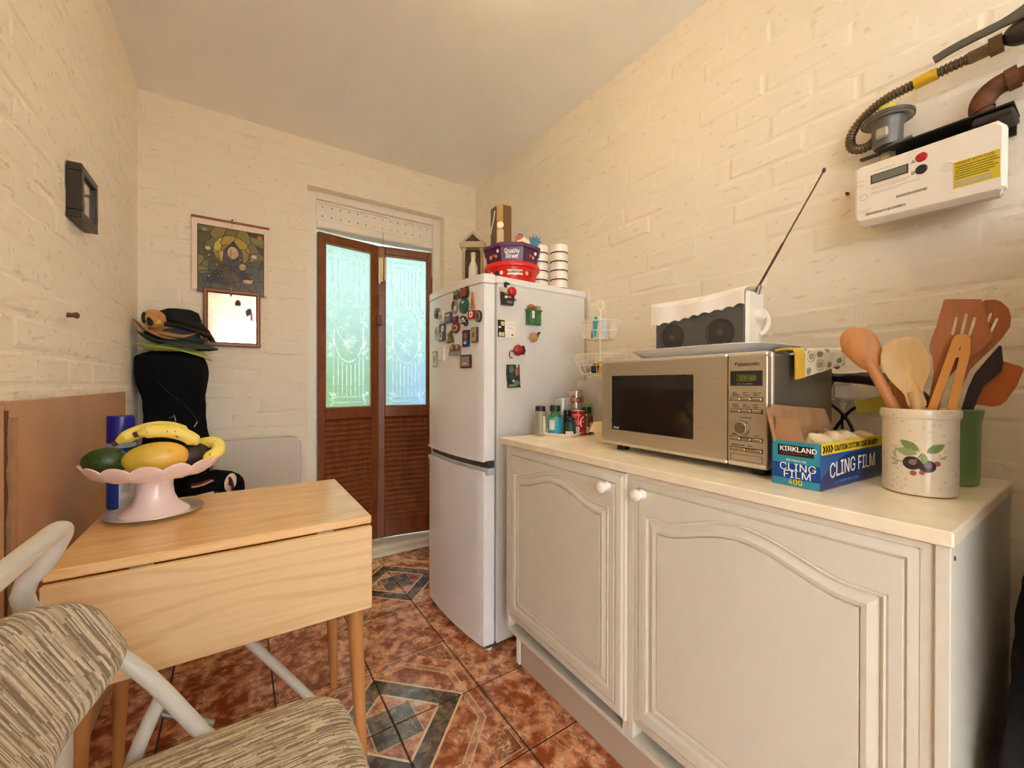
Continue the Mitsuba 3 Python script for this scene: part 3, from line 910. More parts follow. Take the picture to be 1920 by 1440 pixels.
m, uv = cushion(0.43, SY1 - SY0 - .01, 0.055, k=0.55)
v = np.array(m.vertices)
m.vertices = np.c_[v[:, 0] - 0.020, v[:, 1] + (SY0 + SY1) / 2, v[:, 2] + 0.430]
part(ch, 'seat', m, 'chair_fabric', True, uv=np.c_[uv[:, 1] * 0 + uv[:, 0], uv[:, 1]], label='brown beige woven seat pad')
part(ch, 'seat_pan', bx(-.225, .19, SY0 + .004, SY1 - .004, .398, .412, .006), 'grey_tube')
m, uv = cushion(0.40, 0.165, 0.040, k=0.9)
v = np.array(m.vertices)                                  # x along the back, y up the pad, z out of the pad
cr, sr = math.cos(math.radians(27)), math.sin(math.radians(27))
up_ = v[:, 1] + 0.030 * (1 - (v[:, 0] / 0.2) ** 2) * (v[:, 1] > 0)
bend = 0.058 * (v[:, 0] / 0.2) ** 2
X = -0.238 + bend + v[:, 2] * cr - up_ * sr
m.vertices = np.c_[X, 0.755 + v[:, 0], 0.700 + up_ * cr + v[:, 2] * sr]
part(ch, 'backrest', m, 'chair_fabric', True, uv=np.c_[uv[:, 1], uv[:, 0]], label='curved brown beige woven back pad')
arc = [(-0.262 + 0.055 * ((y - .755) / .2) ** 2, y, .715) for y in np.linspace(.565, .945, 15)]
part(ch, 'back_rail', tube(arc, .009, 10), 'grey_tube', 60)

fc = thing('folding_chair', 'second grey tube folding chair folded away under the table, mostly hidden', 'chair')
part(fc, 'frame', tube(spline([(-0.03, 1.345, .475), (.03, 1.35, .39), (.147, 1.35, .222), (.29, 1.35, .012)], 20), .0125, 12), 'grey_tube', 60)
part(fc, 'rear_leg', tube(spline([(-.272, 1.09, .60), (-.272, 1.09, .30), (-.272, 1.09, .012)], 10), .0165, 14), 'grey_tube', 60)
part(fc, 'stretcher', rod((-.272, 1.09, .06), (.255, 1.35, .06), .008), 'grey_tube', 60)

# brown board leaning on the left wall behind the table
bd = thing('brown_board', 'brown board with a ragged torn front edge, standing against the left wall behind the table', 'board')
part(bd, 'sheet', bx(XL + .006, XL + .018, 1.235, 2.262, 0.02, 1.078, .002), 'board_brown')


def ragged(y0, z0, z1, seed):
    r = random.Random(seed)
    pts = [(y0 + r.uniform(-.006, .006), z) for z in np.linspace(z0, z1, 40)]
    pts2 = [(y0 + .024 + r.uniform(-.004, .004), z) for z in np.linspace(z1, z0, 40)]
    return sg.Polygon(pts + pts2)


for q, (y0, z1, x0) in enumerate(((1.178, 1.075, .004), (1.196, 1.060, .010), (1.216, 1.045, .017))):
    part(bd, 'torn_layer', frame(ext(ragged(y0, .02, z1, q), .012), (XL + x0, 0, 0), (0, 1, 0), (0, 0, 1)), ['card_brown', plain((92, 62, 44), .8), 'card_brown'][q], False)
part(bd, 'second_sheet', bx(XL + .004, XL + .03, .75, 1.180, .02, 1.070, .002), 'board_brown')


def dished(outline, depth, thick, rings=7, smooth_n=60):
    """a shell over a closed outline (x, y), its middle pushed to z = depth"""
    P = np.array(outline, float)
    P = np.vstack([P, P[:1]])
    d = np.r_[0, np.cumsum(np.linalg.norm(np.diff(P, axis=0), axis=1))]
    from scipy.interpolate import CubicSpline
    P = CubicSpline(d, P, bc_type='periodic')(np.linspace(0, d[-1], smooth_n, endpoint=False))
    c = P.mean(0)
    rr = np.linspace(0, 1, rings + 1)[1:]
    V, F = [], []
    for sgn in (1, -1):
        b = len(V)
        V.append((c[0], c[1], depth + sgn * thick / 2))
        for r in rr:
            e = thick / 2 * math.sqrt(max(0, 1 - r ** 6))
            V += [(*(c + (q - c) * r), depth * (1 - r * r) + sgn * e) for q in P]
        n = smooth_n
        for j in range(n):
            k = (j + 1) % n
            f = [(b, b + 1 + j, b + 1 + k)]
            for q in range(rings - 1):
                A, B = b + 1 + q * n + j, b + 1 + q * n + k
                f += [(A, A + n, B + n), (A, B + n, B)]
            F += f if sgn > 0 else [(x, z, y) for x, y, z in f]
    m = trimesh.Trimesh(V, F, process=False)
    if m.volume < 0:
        m.invert()
    return m


def smooth_poly(pts, r=0.003):
    return sg.Polygon(pts).buffer(0).buffer(-r).buffer(2 * r, quad_segs=4).buffer(-r, quad_segs=4)


# ------------------------------------------------------------------ on top of the fridge
FTOP = 1.568
tx, ty = 1.062, 1.592


def oct_prism(R, z0, z1, rot, R1=None):
    R1 = R1 or R
    a = np.arange(8) * np.pi / 4 + rot
    return hullmesh(np.vstack([np.c_[R * np.cos(a), R * np.sin(a), np.full(8, z0)], np.c_[R1 * np.cos(a), R1 * np.sin(a), np.full(8, z1)]]))


view = np.array([tx, ty]) / math.hypot(tx, ty)                 # from the room's open end towards the tubs
tv, tr = -view, np.array([view[1], -view[0]])                   # towards the viewer side, and to the right


def curved_label(parent, name, txt, h, zc, R, ang, m, bold=True, sx=1.0, lift=.0008):
    """lettering on a round wall of radius R about (tx, ty), centred at angle ang"""
    t = meshkit.text_mesh(txt, h, .0008, bold)
    v = np.array(t.vertices)
    v[:, 0] = (v[:, 0] - (v[:, 0].max() + v[:, 0].min()) / 2) * sx
    a = ang + v[:, 0] / R
    t.vertices = np.c_[tx + (R + lift + v[:, 2]) * np.cos(a), ty + (R + lift + v[:, 2]) * np.sin(a), zc + v[:, 1]]
    return part(parent, name, t, m, False)


va = math.atan2(tv[1], tv[0])
rt = thing('sweet_tub', 'red round sweet tub under the purple tub on top of the fridge', 'tub', 'sweet tubs on the fridge')
red = plain((206, 24, 22), .25, 0, .5)
part(rt, 'tub', move(lathe([(0, 0), (.100, 0), (.104, .004), (.120, .062), (.121, .066), (0, .066)], 56), tx, ty, FTOP), red, 40)
part(rt, 'lid', move(lathe([(0, .060), (.124, .060), (.129, .064), (.130, .072), (.127, .080), (.120, .084), (.112, .082), (0, .082)], 56), tx, ty, FTOP), plain((222, 36, 26), .22, 0, .5), 40)
badge = sg.Polygon([(-.036, -.013), (-.030, 0), (-.038, .013), (-.012, .010), (0, .015), (.014, .010), (.036, .013), (.030, 0), (.038, -.012), (.012, -.011), (0, -.015), (-.014, -.011)])


def wrap(poly, th, zc, R, ang):
    m = ext(poly, th)
    m = m.subdivide_to_size(0.006)
    v = np.array(m.vertices)
    a = ang + v[:, 0] / R
    m.vertices = np.c_[tx + (R + v[:, 2]) * np.cos(a), ty + (R + v[:, 2]) * np.sin(a), zc + v[:, 1]]
    return m


part(rt, 'label_badge', wrap(badge, .0006, FTOP + .036, .1150, va + .12), plain((240, 232, 214), .5), False, label='white label shape with lettering')
curved_label(rt, 'lettering', 'CELEBRATIONS', .009, FTOP + .032, .1155, va + .12, plain((40, 16, 14), .5), True, .70)
for a, c, r in ((-.42, (236, 214, 200), .009), (-.62, (60, 30, 24), .012), (-.95, (240, 230, 220), .014), (.62, (230, 160, 120), .009), (.75, (150, 20, 20), .012)):
    part(rt, 'print_spot', wrap(sg.Point(0, 0).buffer(r, quad_segs=3), .0006, FTOP + .034, .1148, va + a), plain(c, .5), False)

pt = thing('sweet_tub', 'purple octagonal sweet tub standing on the red tub on top of the fridge', 'tub', 'sweet tubs on the fridge')
prp = plain((70, 18, 70), .22, 0, .6)
rot = va + math.pi / 8
z0 = FTOP + .0835
part(pt, 'tub', move(oct_prism(.122, 0, .066, rot, .131), tx, ty, z0), prp, False)
part(pt, 'lid', cat_(move(oct_prism(.139, .062, .076, rot, .139), tx, ty, z0), move(oct_prism(.139, .076, .084, rot, .124), tx, ty, z0)), plain((92, 34, 86), .25, 0, .5), False)
ap = .1265 * math.cos(math.pi / 8)
face_o = lambda a, z, off: np.array([tx, ty, 0]) + (ap + off) * np.array([math.cos(a), math.sin(a), 0]) + np.array([0, 0, z])
rgt = lambda a: (-math.sin(a), math.cos(a), 0)
upv = lambda a: np.array([math.cos(a) * .13, math.sin(a) * .13, 1.0])
wtxt = plain((244, 240, 240), .4)
for word, dz in (('Quality', .034), ('Street', .0125)):
    m = text(word, .0185, face_o(va, z0 + dz, .000 + .13 * (dz - .033) + .0015), rgt(va), upv(va), .001, True, .80, True)
    part(pt, 'lettering', m, wtxt, False, label='white lettering')
for s, c1 in ((-1, (220, 150, 60)), (1, (96, 24, 60))):
    a = va + s * math.pi / 4
    for q in range(3):
        part(pt, 'print_spot', frame(ext(sg.Point(0, 0).buffer(.009 - q * .001, quad_segs=3), .0008), face_o(a, z0 + .026 + .006 * (q % 2), -.0004) + np.array(rgt(a)) * (q - 1) * .017, rgt(a), upv(a)), plain([c1, (190, 60, 50), (220, 170, 80)][q], .4), False)
    part(pt, 'print_spot', frame(ext(sg.Point(0, 0).buffer(.008, quad_segs=4), .0009), face_o(a, z0 + .046, .0018) + np.array(rgt(a)) * .030, rgt(a), upv(a)), plain((236, 226, 226), .4), False)

# tall carton on the purple tub
bz = z0 + .0845
gc = thing('gift_carton', 'tall brown and tan carton with a white disc standing on the purple tub', 'carton')
cx, cy = 1.035, 1.640
base = sg.Polygon([(-.052, .020), (-.022, -.032), (.008, -.040), (.044, -.022), (.046, .020), (.020, .044), (-.030, .040)])
cm = {}
bpt = np.array(base.exterior.coords)[:-1]
tones = [(92, 76, 60), (186, 146, 96), (104, 68, 26), (104, 68, 26), (100, 66, 30), (100, 66, 30), (96, 76, 56)]
loc2 = lambda p, z: np.array([cx, cy, z]) + p[0] * np.array([tr[0], tr[1], 0]) + p[1] * np.array([view[0], view[1], 0])
hc = .205
part(gc, 'body', frame(ext(base, hc), (cx, cy, bz), (tr[0], tr[1], 0), (view[0], view[1], 0), (0, 0, 1)), plain((120, 90, 60), .45), False)
for q in range(7):
    A, B = bpt[q], bpt[(q + 1) % 7]
    e = B - A
    nn = np.array([e[1], -e[0]]) / np.linalg.norm(e)
    W_ = np.linalg.norm(e)
    part(gc, 'panel', frame(ext(sg.box(.0004, 0, W_ - .0004, hc), .0007), loc2(A, bz), (*(tr * e[0] + view * e[1]), 0), (0, 0, 1)), plain(tones[q], .35, 0, .2), False)
A, B = bpt[1], bpt[2]
e = (B - A) / np.linalg.norm(B - A)
eo = (*(tr * e[0] + view * e[1]), 0)
part(gc, 'disc', frame(ext(sg.Point(.018, .112).buffer(.016), .0016), loc2(A, bz), eo, (0, 0, 1)), plain((250, 248, 240), .4), False, label='white paper disc')
part(gc, 'label_badge', frame(ext(rrect(.003, .034, .03, .092, .008), .0013), loc2(A, bz), eo, (0, 0, 1)), plain((206, 190, 150), .4), False)
A, B = bpt[0], bpt[1]
e = (B - A) / np.linalg.norm(B - A)
rb = sg.LineString(spline([(.0, .085), (.018, .125), (.034, .155), (.043, .185)], 14)).buffer(.006, cap_style=2).intersection(sg.box(0, 0, .0458, .2))
part(gc, 'ribbon_print', frame(ext(rb, .0014), loc2(A, bz), (*(tr * e[0] + view * e[1]), 0), (0, 0, 1)), plain((236, 224, 196), .4), False)

# bag, card and blue foam hand on the tub
bg = solo('plastic_bag', blob(1.150, 1.632, bz + .040, .050, .036, .045, .014, 16, 3, 4), plain((238, 226, 204), .5), 'small crumpled cream bag on the purple tub behind the lettering', 'bag', True)
cd = thing('greeting_card', 'small folded colourful card beside the tall carton', 'card')
for q, (dx, dy, c) in enumerate(((0, 0, (196, 96, 84)), (.012, .006, (122, 90, 130)), (.018, .012, (160, 190, 190)))):
    part(cd, 'leaf', frame(ext(rrect(-.012 + .004 * q, .016, 0, .088 + .012 * q, .003), .0012), (1.106 + dx, 1.618 + dy, bz), (tr[0], tr[1], 0), (0.1, 0, 1)), plain(c, .5), False)
hand = sg.Polygon([(-.016, 0), (.010, -.004), (.024, .010), (.016, .016), (.036, .022), (.022, .030), (.032, .046), (.016, .038), (.012, .058), (.003, .040), (-.006, .062), (-.009, .040), (-.022, .052), (-.020, .020)])
solo('foam_hand', frame(pillow(hand, .008, .003), (1.196, 1.600, bz + .040), (tr[0], tr[1], 0), (0, 0, 1)), plain((72, 128, 160), .7), 'spiky pale blue foam shape leaning behind the purple tub', 'toy', False)

# little temple ornament at the back left of the fridge top
tp = thing('temple_ornament', 'small stone coloured temple ornament with a figure between its columns, on the fridge', 'ornament')
ox, oy = .985, 1.830
stone, dk = plain((176, 158, 126), .7), plain((84, 70, 54), .8)
o3, r3, v3 = np.array([ox, oy, 0]), np.array([tr[0], tr[1], 0]), np.array([view[0], view[1], 0])
tf = lambda m: frame(m, o3, r3, v3, (0, 0, 1))
part(tp, 'base', tf(bx(-.058, .058, -.030, .030, FTOP, FTOP + .018, .002)), stone)
part(tp, 'back_panel', tf(bx(-.048, .048, .014, .026, FTOP + .018, FTOP + .225)), dk, False)
for x in (-.045, .045):
    part(tp, 'column', tf(move(lathe([(0, 0), (.012, 0), (.012, .010), (.008, .016), (.0075, .185), (.013, .195), (.013, .205), (0, .205)], 14), x, -.014, FTOP + .018)), stone, 40)
part(tp, 'entablature', tf(bx(-.062, .062, -.032, .030, FTOP + .222, FTOP + .242, .002)), stone)
ped = sg.Polygon([(-.066, 0), (.066, 0), (0, .062)])
part(tp, 'pediment', tf(move(ext(ped.difference(sg.Polygon([(-.040, .010), (.040, .010), (0, .046)])), .058), 0, .028, FTOP + .242, rx=90)), stone, False)
part(tp, 'tympanum', tf(move(ext(sg.Polygon([(-.05, .006), (.05, .006), (0, .052)]), .04), 0, .024, FTOP + .242, rx=90)), dk, False)
part(tp, 'figure', tf(cat_(move(lathe([(0, 0), (.017, 0), (.014, .05), (.018, .085), (.010, .105), (0, .106)], 16), 0, -.004, FTOP + .018), blob(0, -.004, FTOP + .138, .011, .011, .015, sub=2))), plain((206, 190, 160), .7), True)
sb = thing('glass_bottle', 'small clear bottle standing left of the sweet tubs on the fridge', 'bottle')
part(sb, 'body', move(lathe([(0, 0), (.020, 0), (.022, .01), (.022, .10), (.010, .13), (.010, .15), (0, .15)], 20), .935, 1.735, FTOP), plain((214, 206, 190), .15, 0, .6), 40)
part(sb, 'cap', move(lathe([(0, .15), (.012, .15), (.012, .17), (0, .17)], 16), .935, 1.735, FTOP), plain((190, 180, 160), .4))

# two stacks of white cups with a navy stripe
cup = lathe([(0, .001), (.036, .001), (.0385, .004), (.0425, .012), (.0442, .044), (.0432, .0452), (.0415, .044), (.039, .012), (.0, .009)], 36)
stripe = lathe([(.0405, .0062), (.0424, .0070), (.0434, .0102), (.0420, .0108), (.0405, .0062)], 36)
cd_, sd_ = mikit.ply(cup, plain((240, 232, 216), .15, 0, .6), smooth=40), mikit.ply(stripe, plain((40, 34, 62), .3), smooth=40)
ear = mikit.ply(frame(tube([(.030 + .013 * math.sin(a), 0, .026 - .013 * math.cos(a)) for a in np.linspace(0.1, math.pi - .1, 10)], .0028, 8), (.014, 0, 0), (1, 0, 0), (0, 1, 0)), plain((240, 232, 216), .15, 0, .6), smooth=60)
W_ORD = ['lowest', 'second from the bottom', 'middle', 'second from the top', 'topmost']
for s, (x, y) in enumerate(((1.243, 1.618), (1.316, 1.556))):
    for q in range(5):
        k = thing('cup', f"white navy-striped cup, {W_ORD[q]} of the {['stack touching the purple tub', 'free stack at the fridge edge'][s]}", 'cup', 'stacked striped cups on the fridge')
        M = T().translate([x, y, FTOP + q * .0440]).rotate([0, 0, 1], 200 + 8 * q + 50 * s)
        inst(k, 'bowl', cd_, M)
        inst(k, 'stripe', sd_, M)
        inst(k, 'handle', ear, T().translate([x, y, FTOP + q * .0440]).rotate([0, 0, 1], 35 + 11 * q))

# ------------------------------------------------------------------ fridge magnets
GM = 'magnets on the fridge door'


def on_front(poly, b, z, th, lift=0.0):
    t = (bow(b + .01) - bow(b - .01)) / .02
    e1 = np.array([-(FA[0] * t + FB[0]), -(FA[1] * t + FB[1]), 0])   # to the right as seen from the room
    o = fl(bow(b) - .0004, b, z)
    e3 = np.cross(e1 / np.linalg.norm(e1), (0, 0, 1))
    return frame(ext(poly, th) if not isinstance(poly, trimesh.Trimesh) else poly, o + e3 * lift, e1, (0, 0, 1))


def magnet(label, b, z, layers):
    k = thing('fridge_magnet', label, 'magnet', GM)
    lift = 0.0
    for i, (nm, poly, th, c) in enumerate(layers):
        part(k, nm, on_front(poly, b, z, th, lift if i else 0), plain(c, .35, 0, .3), False)
        if i == 0:
            lift = th - .0002
    return k


R = lambda w, h, r=.003: rrect(-w / 2, w / 2, -h / 2, h / 2, r)
E_ = lambda x, y, a, b: ell(x, y, a, b, 20)
house = sg.Polygon([(-.024, -.02), (.022, -.02), (.024, .006), (.010, .020), (-.008, .012), (-.024, .018)])
magnet('grey green cottage magnet at the top of the fridge door', .191, 1.507, [('plaque', house, .009, (84, 94, 78)), ('relief', sg.Polygon([(-.018, -.004), (.016, 0), (.006, .012), (-.016, .008)]), .004, (126, 128, 116)), ('relief', sg.box(-.012, -.018, 0, -.006), .003, (50, 48, 42))])
magnet('red brown magnet with dark edge, topmost beside the cottage magnet', .126, 1.505, [('plaque', sg.Polygon([(-.024, -.020), (.020, -.022), (.028, -.006), (.024, .022), (-.010, .018), (-.026, .022)]).buffer(.002), .010, (60, 26, 20)), ('relief', R(.042, .034, .006), .004, (138, 62, 44))])
magnet('oval silver magnet with figures', .208, 1.457, [('plaque', E_(0, 0, .028, .032), .008, (150, 146, 136)), ('relief', E_(-.004, .004, .010, .019), .004, (60, 44, 34)), ('relief', E_(.010, -.010, .009, .012), .004, (206, 202, 196))])
magnet('oval teal and green globe magnet', .130, 1.449, [('plaque', E_(0, 0, .033, .034), .009, (26, 94, 92)), ('relief', sg.Polygon([(-.026, -.008), (-.004, .004), (.020, -.002), (.022, -.016), (.004, -.028), (-.018, -.022)]), .003, (44, 98, 54)), ('relief', sg.Polygon([(-.018, .022), (-.004, .008), (.010, .020)]), .003, (170, 206, 206))])
magnet('tan slender tower magnet above the red square one', .066, 1.464, [('plaque', sg.Polygon([(-.014, -.032), (.014, -.032), (.006, -.004), (.002, .034), (-.003, .034), (-.006, -.004)]), .009, (164, 116, 82)), ('relief', sg.box(-.010, -.030, .010, -.022), .003, (190, 140, 104))])
magnet('red square magnet with a white ring', .071, 1.404, [('plaque', R(.046, .036), .010, (158, 20, 22)), ('relief', E_(0, 0, .011, .014).difference(E_(0, 0, .006, .008)), .003, (236, 226, 220))])
magnet('dark oval ring magnet nearest the door edge', .028, 1.392, [('plaque', E_(0, 0, .020, .025), .008, (48, 40, 36)), ('relief', E_(0, 0, .015, .020), .002, (140, 134, 122)), ('relief', E_(0, 0, .009, .013), .004, (86, 76, 66))])
magnet('grey rounded magnet at upper far side of the door', .392, 1.452, [('plaque', E_(0, 0, .030, .027), .010, (98, 98, 100)), ('relief', E_(.006, -.004, .014, .016), .004, (52, 56, 64)), ('relief', E_(-.014, .010, .008, .010), .004, (176, 170, 160))])
magnet('white box shaped magnet beside the grey rounded magnet', .332, 1.426, [('plaque', R(.048, .048, .002), .014, (216, 212, 204)), ('relief', R(.030, .020, .002), .002, (168, 150, 120))])
magnet('blue magnet with a brown picture', .266, 1.414, [('plaque', R(.058, .050, .002), .010, (46, 84, 118)), ('relief', R(.036, .030, .002), .002, (150, 112, 84)), ('relief', sg.box(-.016, .008, .018, .015), .003, (220, 222, 220))])
magnet('small dark red stand magnet over the red oval one', .201, 1.399, [('plaque', sg.Polygon([(-.018, -.014), (.018, -.012), (.022, .014), (.004, .010), (-.022, .015)]), .010, (84, 40, 36)), ('relief', R(.018, .012, .003), .004, (150, 70, 62))])
magnet('red oval plate magnet with a white middle', .198, 1.362, [('plaque', E_(0, 0, .031, .025), .009, (112, 36, 36)), ('relief', E_(0, -.002, .020, .014), .002, (196, 178, 170)), ('relief', E_(0, -.002, .012, .009), .004, (120, 50, 48))])
magnet('black and white cap shaped magnet', .130, 1.384, [('plaque', sg.Polygon([(-.026, .012), (-.012, .022), (.008, .016), (.024, -.004), (.022, -.020), (.010, -.022), (0, -.010), (-.020, -.010)]).buffer(.002), .010, (20, 20, 22)), ('relief', E_(-.008, .002, .012, .010).difference(E_(-.008, .002, .007, .006)), .003, (210, 210, 206)), ('relief', sg.LineString([(.002, .012), (.016, -.006)]).buffer(.002), .003, (210, 210, 206))])
magnet('green and brown pointed cottage magnet', .243, 1.325, [('plaque', sg.Polygon([(-.030, -.028), (.026, -.026), (.018, -.002), (.008, .006), (.004, .028), (-.010, .010), (-.024, .016), (-.018, -.006)]), .010, (72, 88, 44)), ('relief', sg.Polygon([(-.014, -.020), (.012, -.020), (0, .004)]), .004, (140, 116, 66)), ('relief', sg.Polygon([(-.016, .006), (.006, .004), (.003, .022)]), .004, (120, 66, 42))])
magnet('narrow upright blue magnet with a red picture', .115, 1.307, [('plaque', R(.046, .072, .002), .008, (26, 42, 82)), ('relief', E_(0, .010, .014, .016), .002, (150, 66, 56)), ('relief', E_(0, -.016, .016, .010), .002, (66, 118, 154)), ('relief', E_(0, -.020, .009, .005), .003, (210, 214, 216))])
magnet('narrow gold framed magnet with dark sides', .052, 1.317, [('plaque', R(.038, .062, .001), .011, (44, 36, 26)), ('relief', R(.032, .056, .001), .002, (176, 150, 92)), ('relief', R(.014, .020, .002), .003, (110, 96, 52))])
magnet('brown camels relief magnet on a grey base', .205, 1.264, [('plaque', sg.Polygon([(-.042, -.024), (.042, -.024), (.046, .010), (.026, .022), (.004, .018), (-.014, .026), (-.036, .012)]), .010, (92, 76, 52)), ('relief', sg.box(-.042, -.025, .043, -.008), .004, (132, 134, 136)), ('relief', E_(-.012, .008, .010, .008), .006, (176, 144, 92)), ('relief', E_(.014, .006, .012, .007), .006, (60, 46, 32)), ('relief', E_(.028, .010, .005, .009), .006, (180, 150, 98))])
magnet('black framed square picture magnet, lowest on the door', .117, 1.208, [('plaque', R(.078, .056, .001), .008, (26, 20, 18)), ('relief', R(.064, .044, .001), .002, (128, 134, 142)), ('relief', sg.box(-.032, -.022, .032, .000), .003, (160, 116, 88)), ('relief', sg.box(-.018, -.012, .020, -.006), .004, (224, 206, 190))])
magnet('black and white picture magnet with swirls', .332, 1.354, [('plaque', R(.062, .082, .001), .007, (52, 54, 58)), ('relief', E_(.008, .016, .014, .016), .002, (200, 202, 204)), ('relief', E_(-.010, -.018, .014, .018), .002, (222, 222, 224)), ('relief', E_(-.008, -.016, .007, .010), .003, (50, 50, 54))])
magnet('silvery scroll magnet at the far side of the door', .402, 1.356, [('plaque', sg.Polygon([(-.014, -.032), (.010, -.036), (.018, -.004), (.012, .034), (-.010, .030), (-.018, .004)]), .007, (176, 180, 186)), ('relief', E_(0, .008, .008, .014), .003, (110, 114, 122))])
magnet('blank white card magnet', .343, 1.251, [('plaque', R(.066, .062, .001), .009, (206, 204, 200)), ('relief', R(.056, .050, .001), .001, (226, 224, 222))])
magnet('grey scroll picture magnet below the silvery one', .424, 1.232, [('plaque', R(.050, .078, .001), .006, (150, 142, 130)), ('relief', R(.040, .064, .001), .001, (214, 212, 208)), ('relief', E_(0, 0, .006, .020), .003, (130, 118, 104))])

GS = 'things stuck to the side of the fridge'


def on_side(poly, a, z, th, lift=0.0):
    o = fl(a, -.0004, z)
    e3 = -np.array([FB[0], FB[1], 0])
    return frame(ext(poly, th) if not isinstance(poly, trimesh.Trimesh) else poly, o + e3 * lift, (FA[0], FA[1], 0), (0, 0, 1))


def smag(label, a, z, layers, cat='magnet', name='side_magnet'):
    k = thing(name, label, cat, GS)
    for nm, poly, th, c, lift in layers:
        part(k, nm, on_side(poly, a, z, th, lift), plain(c, .4, 0, .2), 40 if isinstance(poly, trimesh.Trimesh) else False)
    return k


smag('black box magnet with a red ball, highest on the fridge side', .113, 1.490, [('box', sg.Polygon([(-.030, -.044), (.026, -.044), (.030, -.004), (-.034, .004)]), .016, (18, 16, 17), 0), ('ball', blob(.022, .016, .012, .021, .021, .012, sub=2), 0, (178, 22, 26), 0),
     ('card', sg.Polygon([(-.040, .008), (-.012, .006), (-.010, .026), (-.038, .028)]), .018, (206, 178, 158), 0), ('stalk', sg.LineString([(-.008, .022), (-.012, .050), (.006, .046)]).buffer(.003), .012, (30, 28, 26), 0),
     ('leaf_print', E_(-.014, -.012, .008, .006), .002, (214, 206, 196), .0158), ('leaf_print', E_(.004, -.010, .008, .005), .002, (196, 110, 90), .0158), ('leaf_print', E_(.004, -.032, .017, .006), .002, (92, 92, 96), .0158), ('beak', sg.Polygon([(.020, -.022), (.044, -.018), (.022, -.010)]), .016, (26, 24, 24), 0)])
smag('green little dresser magnet with a brown loaf on top', .252, 1.414, [('body', sg.box(-.036, -.040, .038, .024), .018, (48, 96, 58), 0), ('top', sg.box(-.041, .020, .042, .027), .022, (58, 108, 66), 0), ('loaf', blob(-.012, .038, .010, .022, .013, .009, .003, 60, 2, 2), 0, (140, 98, 52), 0),
     ('basket', sg.box(.014, .026, .036, .046), .016, (160, 148, 116), 0), ('door_panel', sg.box(-.030, -.034, -.002, .012), .003, (62, 114, 72), .0178), ('door_panel', sg.box(.008, -.034, .034, .004), .003, (62, 114, 72), .0178), ('towel', sg.box(-.016, -.012, -.002, .026), .004, (204, 212, 206), .0178)])
smag('business card half black, with pale printed spots', .113, 1.346, [('card', sg.box(-.046, -.037, .046, .034), .0012, (226, 222, 216), 0), ('black_band', sg.box(-.046, -.036, -.010, .036), .0008, (14, 13, 13), .001), ('spot', E_(-.034, -.024, .007, .010), .0006, (214, 196, 140), .0017), ('spot', E_(-.020, -.024, .007, .010), .0006, (214, 196, 140), .0017),
     ('spot', sg.box(-.030, .012, -.012, .030), .0006, (196, 180, 130), .0017), ('spot', sg.box(-.042, .002, -.030, .009), .0006, (236, 232, 226), .0017), ('print_line', sg.box(-.002, .018, .036, .0195), .0005, (150, 146, 142), .001), ('print_line', sg.box(-.002, .004, .040, .0055), .0005, (150, 146, 142), .001), ('spot', E_(.030, -.024, .007, .004), .0005, (150, 84, 66), .001)], 'card', 'business_card')
smag('round tan nut shaped magnet with a dark stalk', .251, 1.319, [('nut', blob(0, 0, .014, .023, .021, .014, .003, 40, 5, 3), 0, (170, 136, 92), 0), ('calyx', blob(.016, .006, .014, .010, .013, .010, sub=2), 0, (90, 60, 36), 0), ('stalk', sg.LineString([(.018, .008), (.032, .022)]).buffer(.003), .014, (34, 26, 20), .006)])
smag('red apple shaped magnet with a wire hook', .165, 1.257, [('apple', blob(0, 0, .014, .024, .024, .014, .002, 40, 8, 3), 0, (158, 22, 26), 0), ('leaf', sg.Polygon([(.016, .014), (.026, .022), (.034, .000), (.028, -.018), (.020, -.006)]), .018, (26, 20, 18), .004), ('hook', sg.LineString(spline([(-.020, -.008), (-.038, -.006), (-.042, -.016), (-.026, -.034)], 12)).buffer(.0016), .003, (70, 62, 58), .006)])
smag('dark green rectangular relief magnet, lowest on the fridge side', .147, 1.146, [('plaque', sg.Polygon([(-.034, .048), (.028, .050), (.032, -.040), (.036, -.048), (-.030, -.050), (-.036, .012)]), .010, (40, 52, 46), 0), ('relief', E_(.012, .018, .010, .018), .004, (150, 100, 84), .0098), ('relief', E_(-.016, .028, .012, .016), .004, (92, 108, 98), .0098),
     ('relief', E_(.010, -.030, .016, .012), .004, (94, 112, 110), .0098), ('relief', sg.box(-.028, -.046, .006, -.036), .004, (120, 138, 60), .0098), ('relief', E_(-.006, -.020, .004, .006), .004, (206, 214, 214), .0098), ('relief', E_(-.016, -.004, .010, .018), .003, (36, 72, 68), .0098), ('relief', sg.box(.008, .036, .018, .049), .004, (196, 190, 180), .0098)])

# ------------------------------------------------------------------ microwave
mw = thing('microwave_oven', 'stainless steel microwave oven with black door window on the worktop', 'microwave')
MO, MR = np.array([1.008, 0.970]), np.array([0.990, 0.448])
me1 = (MR - MO) / np.linalg.norm(MR - MO)
men = np.array([me1[1], -me1[0]])                       # out of the front, towards the room
MWW, MWH, MZ = float(np.linalg.norm(MR - MO)), 0.272, 0.918
MF = lambda m: frame(m, (MO[0], MO[1], MZ), (me1[0], me1[1], 0), (0, 0, 1), (men[0], men[1], 0))   # x right, y up, z out
DS = 0.430
part(mw, 'casing', MF(bx(.006, MWW - .006, .006, MWH - .004, -.350, -.030, .004)), 'steel_side')
part(mw, 'bezel', MF(bx(0, MWW, .004, MWH, -.034, -.020, .003)), plain((206, 200, 186), .3, .5))
fr_poly = rrect(.001, DS - .001, .012, MWH - .010, .002).difference(rrect(.042, .338, .050, .222, .003))
part(mw, 'door', MF(ext(fr_poly, .020, -.020)), 'steel_front', False, label='stainless steel door')
